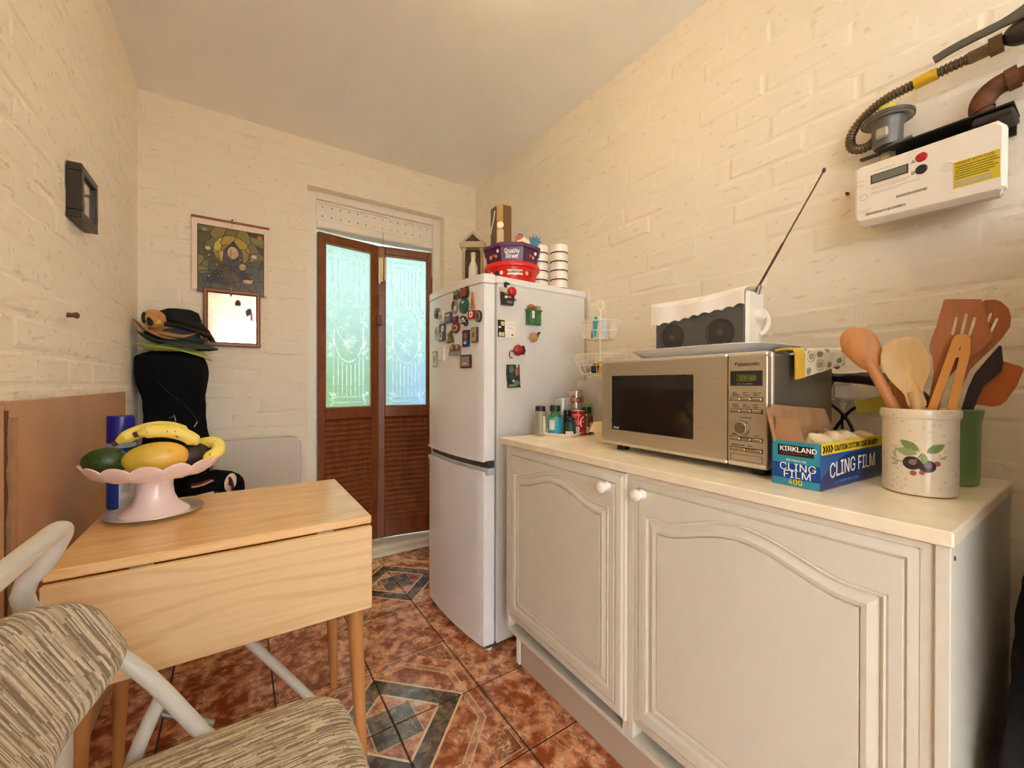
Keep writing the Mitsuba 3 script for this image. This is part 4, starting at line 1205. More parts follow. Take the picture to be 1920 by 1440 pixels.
part(mw, 'door_window', MF(bx(.0415, .3385, .0495, .2225, -.020, -.003)), 'black_gloss', False, label='black glossy window')
for q0_, q1_ in ((MWH - .010, MWH), (.002, .012)):
    part(mw, 'door_trim', MF(bx(.001, DS - .001, q0_, q1_, -.020, .001, .003)), plain((222, 214, 196), .25, .6))
part(mw, 'control_panel', MF(bx(DS + .001, MWW, .012, MWH - .010, -.020, 0, .002)), 'steel_front', label='stainless steel control panel')
for q0_, q1_ in ((MWH - .010, MWH), (.002, .012)):
    part(mw, 'panel_trim', MF(bx(DS + .001, MWW, q0_, q1_, -.020, .001, .003)), plain((222, 214, 196), .25, .6))
MB_ = MF
px0 = DS + .008
dark = plain((40, 32, 26), .5)
mt = lambda s, h, x, y, c=dark, b=False, sx=1.0: part(mw, 'lettering', MF(move(text(s, h, (0, 0, 0), (1, 0, 0), (0, 1, 0), .0005, b, sx), x, y, 0)), c, False)
mt('Panasonic', .0082, px0 + .010, .2400, dark, True, 1.06)
part(mw, 'display', MF(bx(px0, px0 + .074, .193, .228, 0, .0012)), 'black_gloss', False, label='black display with green digits')
part(mw, 'display_window', MF(bx(px0 + .015, px0 + .060, .203, .220, .001, .0016)), plain((66, 70, 30), .4), False)
mt_d = plain((132, 140, 52), .5)
for s, x in (('19', px0 + .022), ('40', px0 + .045)):
    part(mw, 'digits', MF(move(text(s, .0095, (0, 0, 0), (1, 0, 0), (0, 1, 0), .0005), x, .2065, .0015)), mt_d, False)
for x0_, w_ in ((.016, .009), (.029, .006), (.038, .014)):
    part(mw, 'print_line', MF(bx(px0 + x0_, px0 + x0_ + w_, .1965, .1985, .001, .0015)), plain((120, 120, 116), .5), False)
btn = plain((176, 156, 122), .3, .7)


def buttons(y, n, caps):
    w_ = .074 / n
    part(mw, 'button_slot', MF(bx(px0 - .001, px0 + .075, y - .001, y + .0085, 0, .0006)), plain((44, 34, 26), .5), False)
    for q in range(n):
        part(mw, 'button', MF(bx(px0 + q * w_ + .0006, px0 + (q + 1) * w_ - .0006, y, y + .0072, .0003, .004, .0016)), btn, False)
        for i, c in enumerate(caps[q]):
            mt(c, .0038, px0 + q * w_ + .004, y + .0115 + .0052 * (len(caps[q]) - 1 - i), dark, False, .95)


buttons(.158, 3, (('High', 'Medium'), ('Low', 'Simmer'), ('Defrost', 'Warm')))
buttons(.130, 3, (('Chaos', 'Defrost'), ('Auto', 'Reheat'), ('Auto', 'Cook')))
buttons(.064, 3, (('Memory',), ('Clock',), ('Timer',)))
buttons(.039, 2, (('Stop/Cancel',), ('Start',)))
mt('Time/Weight', .0034, px0 + .022, .1165)
kn = lathe([(0, 0), (.0165, 0), (.0165, .012), (.0155, .0155), (.0135, .0165), (.013, .0155), (0, .0155)], 40)
part(mw, 'knob', MF(move(kn, px0 + .031, .094, .0)), plain((150, 140, 122), .3, .9), 40, label='round dial with bright rim')
part(mw, 'knob_rim', MF(move(lathe([(.0155, .0150), (.0168, .0135), (.0170, .011), (.0155, .011), (.0135, .0165), (.0155, .0158)], 40), px0 + .031, .094, 0)), 'chrome', 40)
fx = [(px0 + .002, px0 + .072, .0195, .0205), (px0 + .002, px0 + .072, -.0085, -.0075)]
part(mw, 'opener_groove', MF(cat_(bx(px0, px0 + .074, .0295, .0305, 0, .0005), bx(px0, px0 + .074, .0148, .0158, 0, .0005), bx(px0, px0 + .001, .0148, .0305, 0, .0005), bx(px0 + .073, px0 + .074, .0148, .0305, 0, .0005))), plain((92, 78, 58), .5), False)
part(mw, 'inverter_mark', MF(cat_(bx(.050, .076, .0585, .0592, -.003, -.0022), move(text('INVERTER', .0042, (0, 0, 0), (1, 0, 0), (0, 1, 0), .0005, True, .8), .050, .0535, -.0029))), plain((206, 206, 204), .4), False)
for x in (.04, MWW - .05):
    for z in (-.06, -.31):
        part(mw, 'foot', MF(bx(x, x + .03, WT - MZ, .0065, z, z + .03, .003)), 'black_plastic')

# tray, radio, cloth on the microwave
MTOP = MZ + MWH
tr_ = thing('serving_tray', 'flat grey tray on top of the microwave under the radio', 'tray')


def tray_mesh(x0, x1, y0, y1, z0, h, flare, r):
    R1, R2, R3 = rrect(x0, x1, y0, y1, r), rrect(x0 - flare, x1 + flare, y0 - flare, y1 + flare, r + flare), rrect(x0 - flare - .006, x1 + flare + .006, y0 - flare - .006, y1 + flare + .006, r + flare + .006)
    n = 64
    ring = lambda p: np.array([p.exterior.interpolate(t, normalized=True).coords[0] for t in np.linspace(0, 1, n, endpoint=False)])
    a, b, c = ring(R1), ring(R2), ring(R3)
    V, F = [], []
    rings = [(a * 1, z0 + .002), (b, z0 + h), (c, z0 + h + .001), (c, z0 + h - .001), (b + (c - b) * .3, z0 + h - .003), (a, z0)]
    for o, z in rings:
        V += [(x, y, z) for x, y in o]
    for q in range(len(rings) - 1):
        for i in range(n):
            A, B = q * n + i, q * n + (i + 1) % n
            F += [(A, B, B + n), (A, B + n, A + n)]
    m = trimesh.Trimesh(V, F, process=False)
    return cat_(m, ext(sg.Polygon(a), .002, z0))


part(tr_, 'body', tray_mesh(1.035, 1.265, .505, .850, MTOP + .001, .024, .026, .050), plain((206, 204, 202), .32, .05, .3), 40)
rd = thing('radio', 'portable radio with grey speaker front and long aerial, standing on the tray', 'radio')
RX, RY0, RY1, RZ, RH = 1.092, .545, .822, MTOP + .0035, .166
part(rd, 'case', bx(RX + .002, RX + .076, RY0 - .003, RY1 + .003, RZ, RZ + RH, .008), plain((232, 226, 212), .35))
part(rd, 'grille', bx(RX - .004, RX + .004, RY0 + .004, RY1 - .004, RZ + .004, RZ + RH - .004, .002), plain((84, 82, 76), .6), label='dark grey speaker grille')
for y in (RY1 - .062, RY0 + .068):
    part(rd, 'speaker', frame(lathe([(.0, .0012), (.012, .004), (.018, .002), (.034, .0008), (.036, .003), (.039, .003), (.040, 0), (0, 0)], 36), (RX - .004, y, RZ + .060), (0, -1, 0), (0, 0, 1)), plain((54, 52, 48), .55), 40)
    part(rd, 'speaker_cone', frame(lathe([(0, .0048), (.010, .0036), (.014, 0), (0, 0)], 24), (RX - .004, y, RZ + .060), (0, -1, 0), (0, 0, 1)), plain((70, 68, 62), .4), 40)
ab = np.array([1.150, RY0 + .004, RZ + RH + .004])
at = np.array([1.176, .405, 1.634])
part(rd, 'aerial_base', rod(ab - (0, 0, .014), ab + (at - ab) * .05, .006, 12), 'dull_metal')
for q, (a_, b_, r_) in enumerate(((0.03, .42, .0030), (.40, .98, .0019))):
    part(rd, 'aerial_section', rod(ab + (at - ab) * a_, ab + (at - ab) * b_, r_, 10), plain((96, 74, 58), .3, .8))
part(rd, 'aerial_tip', blob(*(ab + (at - ab) * .99), .0038, .0038, .006, sub=2), plain((70, 52, 44), .4), True)
part(rd, 'dial', frame(lathe([(0, 0), (.017, 0), (.017, .012), (.013, .018), (0, .018)], 24), (RX + .050, RY0 - .003, RZ + .105), (1, 0, 0), (0, 0, 1)), plain((236, 232, 222), .3), 40)
hp = spline([(RX + .066, RY0 - .003, RZ + .118), (RX + .070, RY0 - .016, RZ + .105), (RX + .070, RY0 - .018, RZ + .070), (RX + .062, RY0 - .004, RZ + .052)], 20)
part(rd, 'carry_handle', tube(hp, .007, 10), plain((226, 220, 206), .35), 60)


def cloth_pt(s, t):
    """the doily over the radio: t along the radio from its far end to its near end, s across from front hem over the top to the back"""
    y = RY1 + .010 - t * (RY1 - RY0 + .012)
    fall = .070 - .030 * t - .006 * abs(math.sin(t * 9 * math.pi))
    L = fall + .090 + .05
    d = s * L
    sag = .012 * math.sin(math.pi * t)
    if d < fall:
        q = d / fall
        return (RX - .010 - .004 * math.sin(t * 14), y, RZ + RH - .000 - (fall - d) - sag * q)
    if d < fall + .090:
        q = (d - fall) / .090
        return (RX - .008 + q * .090, y, RZ + RH + .004 + .012 * t * math.sin(math.pi * q) - sag * .3)
    return (RX + .084, y, RZ + RH + .002 - (d - fall - .090))


m, uv = sheet(cloth_pt, 40, 90, .0018)
solo('cloth_cover', m, mat('white_cotton', (240, 234, 224), .85, sheen=.4), 'white scalloped cloth draped over the radio', 'cloth', True)


def towel_col(p, n, uv):
    base = mi.Color3f(lin((222, 212, 186)))
    base = dr.select(uv.y < 0.14, mi.Color3f(lin((214, 172, 60))), base)
    f1, _, w = voronoi(uv.y * 5 + 2, uv.x * 3.2)
    c = dr.select((f1 < 0.24) & (uv.y > .16), mix(lin((126, 132, 92)), lin((164, 160, 120)), w), base)
    return dr.select((f1 > 0.34) & (f1 < 0.38) & (w > .55) & (uv.y > .2), mi.Color3f(lin((110, 96, 74))), c)


def towel_pt(s, t):
    x = 1.085 + t * .245
    y0 = MR[1] + .045
    w = .006 * math.sin(t * 9) + .004 * math.sin(t * 23)
    L = .122 - .03 * t
    d = s * L
    if d < .032:
        return (x, MR[1] + .026 - d, MTOP + .006 + .003 * math.sin(t * 12 + d * 60) + .012 * t)
    q = d - .032
    a = min(q / .02, math.pi / 2)
    return (x + .01 * t, MR[1] - .006 - .012 * math.sin(a) - abs(w) * .4 - .012 * t, MTOP + .008 + .012 * t - .014 * (1 - math.cos(a)) - max(0, q - .0314))


m, uv = sheet(towel_pt, 40, 60, .005)
solo('tea_towel', m, mat('floral_cotton', fn=towel_col, rough=.85), 'floral cream tea towel with yellow edge hanging over the microwave top', 'tea towel', True, uv=uv)
solo('black_band_packet', cat_(move(bx(-.020, .020, -.006, .006, -.016, .016, .004), 1.350, .436, MTOP - .012, ry=35, rz=10)), plain((170, 160, 138), .5), 'small beige packet sticking out behind the tea towel corner', 'packet', False)

# ------------------------------------------------------------------ cling film box
cf = thing('cling_film_box', 'open blue cling film carton full of crumpled foil and bags, lying on the worktop', 'box')
C0 = np.array([0.966, 0.337])
ang = math.radians(-3.2)
ce1 = np.array([math.cos(ang), math.sin(ang)])                      # along the box, to the wall
ce2 = np.array([-ce1[1], ce1[0]])                                   # across, away from the camera
CW, CL, CH = .092, .300, .094
CFF = lambda m: frame(m, (C0[0], C0[1], WT + .0005), (ce1[0], ce1[1], 0), (ce2[0], ce2[1], 0), (0, 0, 1))
teal, blue, dblue, yel = plain((46, 140, 160), .4), plain((24, 84, 150), .35), plain((16, 40, 104), .35), plain((226, 194, 44), .4)
th = .0018
part(cf, 'front_side', CFF(bx(0, CL, 0, th, 0, CH)), blue, False, label='blue long side with lettering')
part(cf, 'rear_side', CFF(bx(0, CL, CW - th, CW, 0, CH)), blue, False)
part(cf, 'end_panel', CFF(bx(0, th, 0, CW, 0, CH)), teal, False, label='teal end panel with lettering')
part(cf, 'end_panel', CFF(bx(CL - th, CL, 0, CW, 0, CH)), teal, False)
part(cf, 'bottom', CFF(bx(0, CL, 0, CW, 0, th)), 'card_brown', False)
part(cf, 'caution_strip', CFF(cat_(bx(0.001, CL, -.0006, 0, CH - .022, CH), bx(0, CL, 0, .003, CH, CH + .001))), yel, False, label='yellow strip with black caution lettering')
side_t = lambda s, h, x, z, c, bold=True, sx=1.0, nm='lettering': part(cf, nm, CFF(frame(move(text(s, h, (0, 0, 0), (1, 0, 0), (0, 1, 0), .0005, bold, sx), x, z, 0), (0, -.0006, 0), (1, 0, 0), (0, 0, 1), (0, -1, 0))), c, False)
blk, wht = plain((24, 20, 16), .5), plain((236, 234, 228), .45)
for q in range(4):
    part(cf, 'chevron', CFF(frame(ext(sg.LineString([(0, 0), (.006, .007), (0, .014)]).buffer(.0022, cap_style=2, join_style=2), .0005), (.008 + .011 * q, -.0006, CH - .018), (1, 0, 0), (0, 0, 1), (0, -1, 0))), blk, False)
side_t('CAUTION CUTTING EDGE IN BODY', .0115, .056, CH - .017, blk, True, .80)
arcp = sg.Polygon([(0, 0), (CL, 0), (CL, .052)] + [(x, .020 + .046 * math.sin(min(1, x / .14) * math.pi / 2)) for x in np.linspace(CL, 0, 20)])
part(cf, 'blue_field', CFF(frame(ext(arcp, .0003), (0, -.0001, .002), (1, 0, 0), (0, 0, 1), (0, -1, 0))), dblue, False)


def serif(poly_text, h, x, z, fn, sx=1.0):
    m = meshkit.text_mesh(poly_text, h, .0005)
    v = np.array(m.vertices)
    v[:, 0] *= sx
    m.vertices = v + [x, z, 0]
    return part(cf, 'lettering', fn(m), wht, False, label='white lettering')


FS = lambda m: CFF(frame(m, (0, -.0008, 0), (1, 0, 0), (0, 0, 1), (0, -1, 0)))
m = meshkit.text_mesh('CLING FILM', .030, .0005, False)
v = np.array(m.vertices); v[:, 0] *= .92
v[:, 1] = v[:, 1] + .006 * np.sin(np.clip(v[:, 0] / .12, 0, 1) * np.pi / 2)
m.vertices = v + [.034, .022, 0]
part(cf, 'lettering', FS(m), wht, False, label='white lettering')
side_t('ALL PURPOSE  400 m x 30 cm', .0055, .060, .010, plain((70, 120, 180), .5), False)
FE = lambda m: CFF(frame(m, (-.0008, CW, 0), (0, -1, 0), (0, 0, 1), (-1, 0, 0)))
part(cf, 'brand_plate', FE(bx(.012, .080, .064, .086, 0, .0004)), blk, False)
part(cf, 'blue_field', FE(bx(.0, CW, .016, .048, 0, .0003)), plain((20, 66, 142), .35), False)
et = lambda s, h, x, z, c, b=True, sx=1.0, d=.0004: part(cf, 'lettering', FE(move(text(s, h, (0, 0, 0), (1, 0, 0), (0, 1, 0), .0005, b, sx), x, z, d)), c, False)
et('KIRKLAND', .0098, .0155, .0735, wht, True, 1.02)
part(cf, 'red_line', FE(bx(.018, .072, .068, .0695, .0003, .0007)), plain((150, 30, 26), .4), False)
et('All Purpose', .0052, .028, .0525, wht, False)
et('CLING', .0150, .0150, .0335, wht, False, 1.06)
et('FILM', .0150, .0225, .0180, wht, False, 1.06)
et('400', .0105, .032, .0045, yel, True, 1.0)
et('m', .005, .054, .0045, yel, True)
# flap: brown inside, hinged on the rear long edge and leaning back against the microwave
fl_ = sg.Polygon([(-.012, 0), (CL - .03, 0), (CL - .055, .062), (.020, .078), (-.020, .070)])
part(cf, 'lid_flap', CFF(frame(ext(fl_, .0016), (0.0, CW - .008, CH - .002), (1, 0, 0), (0, .17, .98))), 'card_brown', False, label='brown inside of the raised lid')
part(cf, 'side_flap', CFF(frame(ext(sg.Polygon([(0, 0), (.060, 0), (.048, .050), (.010, .055)]), .0016), (.004, CW - .003, CH - .002), (0, -.55, .02), (-.18, .02, .95))), 'card_brown', False)
rs = random.Random(5)
foil = plain((190, 178, 152), .25, .8)
cream = plain((214, 196, 160), .6)
part(cf, 'roll', CFF(move(rod((.012, .050, CH - .018), (.20, .050, CH - .018), .017, 20), 0, 0, 0)), plain((226, 222, 212), .4), 60, label='white tube end')
part(cf, 'roll_core', CFF(rod((.0115, .050, CH - .018), (.02, .050, CH - .018), .012, 20)), blk, 60)
for q in range(7):
    x = .055 + q * .033
    part(cf, 'crumpled_bag', CFF(blob(x, .030 + .022 * (q % 2), CH - .012 + .006 * rs.random(), .026, .022, .022, .016, 40, 10 + q, 3)), foil if q % 2 else cream, True)

# ------------------------------------------------------------------ crock, green jar and utensils
cr_ = thing('utensil_crock', 'cream stoneware crock with plum decoration holding wooden spoons', 'crock')
KC, KH = np.array([1.1345, .2296]), math.atan2(1.1345, .2296)
ke1, kn_ = np.array([math.cos(KH), -math.sin(KH), 0]), np.array([math.sin(KH), math.cos(KH), 0])
prof = [(0, 0), (.050, 0), (.054, .003), (.0550, .008), (.0555, .135), (.0560, .146), (.0560, .1475), (.0585, .150), (.0592, .155), (.0592, .162), (.0575, .166), (.0545, .167), (.0520, .164), (.0505, .150), (.0500, .010), (0, .008)]
part(cr_, 'body', move(lathe(prof, 64), KC[0], KC[1], WT + .0005), 'ceramic_cream', 40)
KA = math.atan2(-kn_[1], -kn_[0])                                  # the side that faces the room


def on_crock(poly, z, a0, th=.0005):
    m = ext(poly, th).subdivide_to_size(.006)
    v = np.array(m.vertices)
    a = KA + a0 + v[:, 0] / .0555
    m.vertices = np.c_[KC[0] + (.0553 + v[:, 2]) * np.cos(a), KC[1] + (.0553 + v[:, 2]) * np.sin(a), WT + z + v[:, 1]]
    return m


def lf(cx, cy, a, l, w_=.5):
    c, s_ = math.cos(a), math.sin(a)
    return sg.Polygon([(cx + l * (u * c - v * s_), cy + l * (u * s_ + v * c)) for u, v in [(0, 0), (.2, w_ * .35), (.45, w_ * .5), (.75, w_ * .32), (1, 0), (.75, -w_ * .32), (.45, -w_ * .5), (.2, -w_ * .35)]])


gr1, gr2 = plain((120, 138, 72), .3), plain((150, 160, 110), .3)
for i, (x, y, a, l) in enumerate(((.000, .088, 2.55, .034), (-.002, .083, 3.0, .034), (.010, .086, .55, .032), (.006, .084, -1.5, .022), (-.006, .090, 2.1, .016))):
    part(cr_, 'leaf_print', on_crock(lf(x, y, a, l), 0, 0), gr1 if i % 2 == 0 else gr2, False)
for x, y, a, l in ((-.030, .062, 2.6, .018), (-.034, .070, 2.0, .016), (-.030, .060, 3.3, .016), (-.036, .080, 1.5, .012), (.030, .074, .6, .014)):
    part(cr_, 'sprig_print', on_crock(lf(x, y, a, l, .35), 0, 0), plain((170, 170, 130), .3), False)
part(cr_, 'stem_print', on_crock(sg.LineString([(-.034, .066), (-.020, .064), (-.004, .070), (.004, .084)]).buffer(.0009), 0, 0), gr1, False)
for x, y, r in ((-.010, .064, .0128), (.011, .060, .0118)):
    part(cr_, 'plum_print', on_crock(ell(x, y, r * 1.05, r), 0, 0), plain((58, 36, 44), .2), False)
    part(cr_, 'plum_bloom', on_crock(ell(x + .001, y + .002, r * .45, r * .45), 0, 0, .0008), plain((128, 106, 112), .3), False)
for x, y, r in ((-.008, .045, .0048), (.004, .047, .0040), (.025, .066, .0050)):
    part(cr_, 'berry_print', on_crock(ell(x, y, r, r), 0, 0), plain((160, 88, 76), .3), False)

gj = thing('green_jar', 'sage green ceramic jar behind the cream crock', 'jar')
JC = np.array([1.306, .224])
part(gj, 'body', move(lathe([(0, 0), (.048, 0), (.052, .004), (.054, .02), (.0545, .098), (.0552, .101), (.0545, .104), (.0552, .122), (.0545, .126), (.058, .150), (.060, .160), (.058, .162), (.052, .155), (.050, .02), (0, .01)], 48), JC[0], JC[1], WT + .0005), 'ceramic_green', 40)

UO = lambda c, d: (c[0] + kn_[0] * d, c[1] + kn_[1] * d, 0)


def upright(m, c, d, yaw=0.0):
    """local x to the right, y up, z towards the room, at depth d behind the crock's middle"""
    e = np.array([math.cos(KH + yaw), -math.sin(KH + yaw), 0])
    return frame(m, UO(c, d), e, (0, 0, 1), (-math.sin(KH + yaw), -math.cos(KH + yaw), 0))


def utensil(label, name, cat, mesh_parts, group='utensils in the crock'):
    k = thing(name, label, cat, group)
    for nm, m, mt_ in mesh_parts:
        part(k, nm, m, mt_, 40)
    return k


s1 = [(-.1243, 1.2111), (-.1216, 1.2247), (-.1123, 1.2341), (-.094, 1.2365), (-.0774, 1.2317), (-.0662, 1.2202), (-.0588, 1.2032), (-.055, 1.1801), (-.0580, 1.1574), (-.0620, 1.142), (-.0834, 1.1462), (-.1041, 1.1656), (-.1174, 1.1832)]
utensil('wooden spoon with rounded back, leaning left, leftmost in the crock', 'wooden_spoon', 'spoon', [
    ('head', upright(dished(s1, .010, .006), KC, -.010), 'spoon_wood'),
    ('handle', upright(tube(spline([(-.078, 1.170, .001), (-.064, 1.135, 0), (-.043, 1.080, 0), (.012, .925, 0)], 20), np.linspace(.0115, .0065, 20), 14), KC, -.010), 'spoon_wood')])
s2 = [(-.0569, 1.17), (-.0535, 1.1884), (-.0426, 1.2044), (-.0266, 1.2097), (-.011, 1.2094), (.0018, 1.1995), (.0106, 1.1796), (.015, 1.16), (.0144, 1.1407), (.0083, 1.1180), (.0053, 1.0983), (.0085, 1.072), (-.0131, 1.0701), (-.0196, 1.0888), (-.0329, 1.1104), (-.0465, 1.1307), (-.0534, 1.1494)]
utensil('pale wooden spoon with broad hollow head in the middle of the crock', 'wooden_spoon', 'spoon', [
    ('head', upright(dished(s2, -.010, .006), KC, -.024), 'spoon_pale_wood'),
    ('handle', upright(tube(spline([(-.008, 1.10, -.004), (-.003, 1.072, -.001), (.002, 1.0, 0), (.012, .925, 0)], 16), np.linspace(.010, .007, 16), 14), KC, -.024), 'spoon_pale_wood')])
utensil('short reddish wooden handle between the two left spoons', 'wooden_spoon', 'spoon', [
    ('handle', upright(tube(spline([(-.044, 1.122, 0), (-.036, 1.105, 0), (-.025, 1.078, 0), (.02, .93, 0)], 16), np.linspace(.006, .0095, 16), 12), KC, .030), 'spoon_wood')])
sp = smooth_poly([(.0333, 1.2806), (.0812, 1.2740), (.0955, 1.2013), (.0815, 1.1792), (.0593, 1.1603), (.0400, 1.1285), (.0300, 1.0850), (.0130, .930), (.0000, .930), (.0130, 1.0850), (.0170, 1.1126), (.020, 1.1389), (.018, 1.1687), (.0136, 1.1899), (.0154, 1.2021), (.0227, 1.2278), (.0298, 1.2635)], .002)
for a, b in (((.0500, 1.2440), (.0450, 1.2125)), ((.0625, 1.2480), (.0568, 1.2120)), ((.0735, 1.2400), (.0668, 1.2090))):
    sp = sp.difference(sg.LineString([a, b]).buffer(.0021))
utensil('large slotted wooden spatula with square end in the crock', 'slotted_spatula', 'spatula', [('blade', upright(ext(sp, .006), KC, .004), 'spatula_wood')])
so = smooth_poly([(.0780, 1.268), (.0870, 1.2735), (.0980, 1.2730), (.1058, 1.2684), (.1151, 1.2543), (.118, 1.2379), (.1168, 1.2205), (.1091, 1.2035), (.0998, 1.188), (.0816, 1.1627), (.0684, 1.1431), (.0595, 1.1163), (.0505, 1.0728), (.030, .930), (.016, .930), (.0411, 1.0724), (.0537, 1.1298), (.065, 1.1667), (.074, 1.1878), (.0765, 1.2024), (.0765, 1.2287)], .002)
for a, b in (((.1015, 1.2375), (.0940, 1.2130)), ((.0940, 1.2475), (.0875, 1.2220))):
    so = so.difference(sg.LineString([a, b]).buffer(.0020))
utensil('round ended slotted wooden spoon at the right of the square spatula', 'slotted_spoon', 'spoon', [('blade', upright(ext(so, .006), KC, .018), 'spatula_wood')])
arm = lambda pts, z: upright(move(ext(sg.LineString(pts).buffer(.0062, cap_style=1), .010), 0, 0, z), KC, -.012)
tg = thing('wooden_tongs', 'orange wooden tongs standing upright, front right in the crock', 'tongs', 'utensils in the crock')
part(tg, 'arm', arm([(.0500, 1.198), (.0430, 1.170), (.0190, 1.073), (-.010, .945)], 0), 'tongs_wood', 40)
part(tg, 'arm', arm([(.0605, 1.198), (.0600, 1.172), (.0440, 1.073), (.020, .945)], 0), 'tongs_wood', 40)
part(tg, 'bow', upright(ext(ell(.0555, 1.198, .0115, .0120).difference(ell(.0568, 1.189, .0030, .0105)), .010), KC, -.012), 'tongs_wood', 40)
part(tg, 'bridge', upright(ext(sg.Polygon([(.040, 1.166), (.060, 1.166), (.060, 1.180), (.045, 1.180)]), .010), KC, -.012), 'tongs_wood', 40)
UJ = np.array([1.285, .224])
KJ = math.atan2(*UJ)
UPJ = lambda m, d: frame(m, (UJ[0] + math.sin(KJ) * d, UJ[1] + math.cos(KJ) * d, 0), (math.cos(KJ), -math.sin(KJ), 0), (0, 0, 1), (-math.sin(KJ), -math.cos(KJ), 0))
dk_ = plain((38, 14, 22), .4)
dsp = smooth_poly([(.0835, 1.200), (.0860, 1.1608), (.0840, 1.1431), (.0735, 1.1289), (.0610, 1.1145), (.0540, 1.0943), (.0480, 1.0700), (.020, .930), (.004, .930), (.0292, 1.0649), (.0378, 1.1069), (.0476, 1.1383), (.062, 1.1640)], .002)
utensil('dark plum nylon turner in the green jar', 'nylon_turner', 'turner', [('blade', UPJ(ext(dsp, .007), .006), dk_)], 'utensils in the green jar')
osp = smooth_poly([(.0756, 1.1628), (.0886, 1.1624), (.1094, 1.1526), (.114, 1.1471), (.105, 1.1128), (.0913, 1.0815), (.0819, 1.071), (.0711, 1.0687), (.0526, 1.0726), (.0438, 1.0818), (.045, 1.0991), (.0525, 1.1144), (.0635, 1.1276), (.0732, 1.1424)], .002)
utensil('orange silicone spatula leaning right out of the green jar', 'silicone_spatula', 'spatula', [
    ('blade', UPJ(pillow(osp, .011, .004), .022), plain((206, 110, 32), .45)), ('handle', UPJ(tube([(.052, 1.086, .005), (.030, 1.05, .005), (-.03, .935, .005)], .006, 12), .022), plain((206, 110, 32), .45))], 'utensils in the green jar')
hm = thing('hand_blender', 'dark plum hand blender handle leaning left out of the green jar', 'hand blender', 'utensils in the green jar')
hp_ = spline([(1.385, .452, 1.133), (1.383, .415, 1.131), (1.375, .370, 1.128), (1.350, .315, 1.110), (1.322, .262, 1.066), (1.300, .235, .99)], 24)
part(hm, 'handle', tube(hp_, np.r_[np.linspace(.011, .017, 8), np.linspace(.0175, .023, 8), np.linspace(.022, .012, 8)], 16), plain((30, 14, 22), .35), 60)
part(hm, 'top_shell', tube(hp_[4:16] + np.array([0, 0, .006]), np.r_[np.linspace(.010, .017, 6), np.linspace(.017, .012, 6)], 14), plain((74, 24, 40), .35), 60, label='plum coloured upper shell')
part(hm, 'cord_sleeve', rod((1.385, .462, 1.138), (1.385, .450, 1.130), .010, 12), 'black_plastic')
part(hm, 'cord', tube(spline([(1.386, .455, 1.124), (1.392, .468, 1.09), (1.398, .472, 1.03), (1.396, .472, .98), (1.38, .45, .905), (1.36, .36, .904), (1.33, .30, .93)], 50), .0035, 8), 'black_plastic', 60)

# ------------------------------------------------------------------ wall sockets, plug, cables
ws = thing('wall_socket', 'white double wall socket behind the crock', 'socket')
part(ws, 'plate', bx(XR - .010, XR - .0005, .352, .498, 1.066, 1.150, .003), plain((230, 222, 204), .35))
part(ws, 'rocker', bx(XR - .013, XR - .009, .405, .415, 1.125, 1.140, .002), plain((222, 214, 196), .35))
pg = thing('plug', 'white plug with ribbed cord grip in the wall socket', 'plug')
part(pg, 'body', bx(XR - .052, XR - .0105, .413, .460, 1.070, 1.118, .008), plain((226, 218, 202), .35), 30)
for q in range(6):
    part(pg, 'grip_ring', rod((XR - .032, .440, 1.070 - q * .0065), (XR - .032, .440, 1.0655 - q * .0065), .0085 - q * .0006, 14), plain((214, 206, 188), .4), 60)
for i, pts in enumerate(([(XR - .032, .440, 1.032), (1.41, .441, .99), (1.39, .44, .93), (1.38, .47, .904), (1.37, .52, .904)],
                         [(1.405, .50, 1.085), (1.405, .470, 1.06), (1.402, .43, 1.02), (1.39, .40, .96), (1.385, .36, .912), (1.36, .33, .9045)],
                         [(1.41, .36, 1.060), (1.41, .385, 1.062), (1.408, .410, 1.052), (1.405, .438, 1.02), (1.40, .462, .975), (1.39, .49, .905)],
                         [(1.385, .51, .985), (1.385, .46, .975), (1.382, .42, .972), (1.378, .37, .965), (1.37, .33, .955)])):
    solo('power_cable', tube(spline(pts, 40), [.0034, .0042, .0040, .0045][i], 8), 'black_plastic', ['black cable dropping straight down from the white plug', 'thick black cable coming out from behind the microwave', 'black cable that the yellow tag hangs on', 'black cable crossing level behind the cling film box'][i], 'cable', 60)
yt = thing('cable_tag', 'yellow printed tag on a black cable beside the crock', 'tag')
part(yt, 'tag', frame(ext(rrect(0, .062, -.036, 0, .002), .0012), (1.398, .412, 1.068), (.05, -.93, .30), (0, .25, .95)), plain((196, 180, 60), .5), False)
for q in range(4):
    part(yt, 'print_line', frame(ext(sg.box(.008, -.010 - .006 * q, .050, -.0088 - .006 * q), .0005), (1.3975, .412, 1.068), (.05, -.93, .30), (0, .25, .95)), plain((120, 108, 40), .5), False)

# ------------------------------------------------------------------ left end of the worktop: tray of bottles, box, basket, egg carton
bt = thing('small_tray', 'white plastic tray of bottles and cans at the fridge end of the worktop', 'tray')
q0, q1 = np.array([1.075, 1.195]), np.array([1.010, 1.366])
d1 = (q1 - q0) / np.linalg.norm(q1 - q0)
d2 = np.array([d1[1], -d1[0]])
TF = lambda m: frame(m, (q0[0], q0[1], WT + .0005), (d1[0], d1[1], 0), (d2[0], d2[1], 0), (0, 0, 1)) if False else frame(m, (q0[0], q0[1], WT + .0005), (d2[0], d2[1], 0), (d1[0], d1[1], 0), (0, 0, 1))
part(bt, 'body', TF(tray_mesh(.016, .200, .016, .170, 0, .014, .010, .022)), plain((238, 228, 212), .3, 0, .3), 40)
BZ = WT + .0035


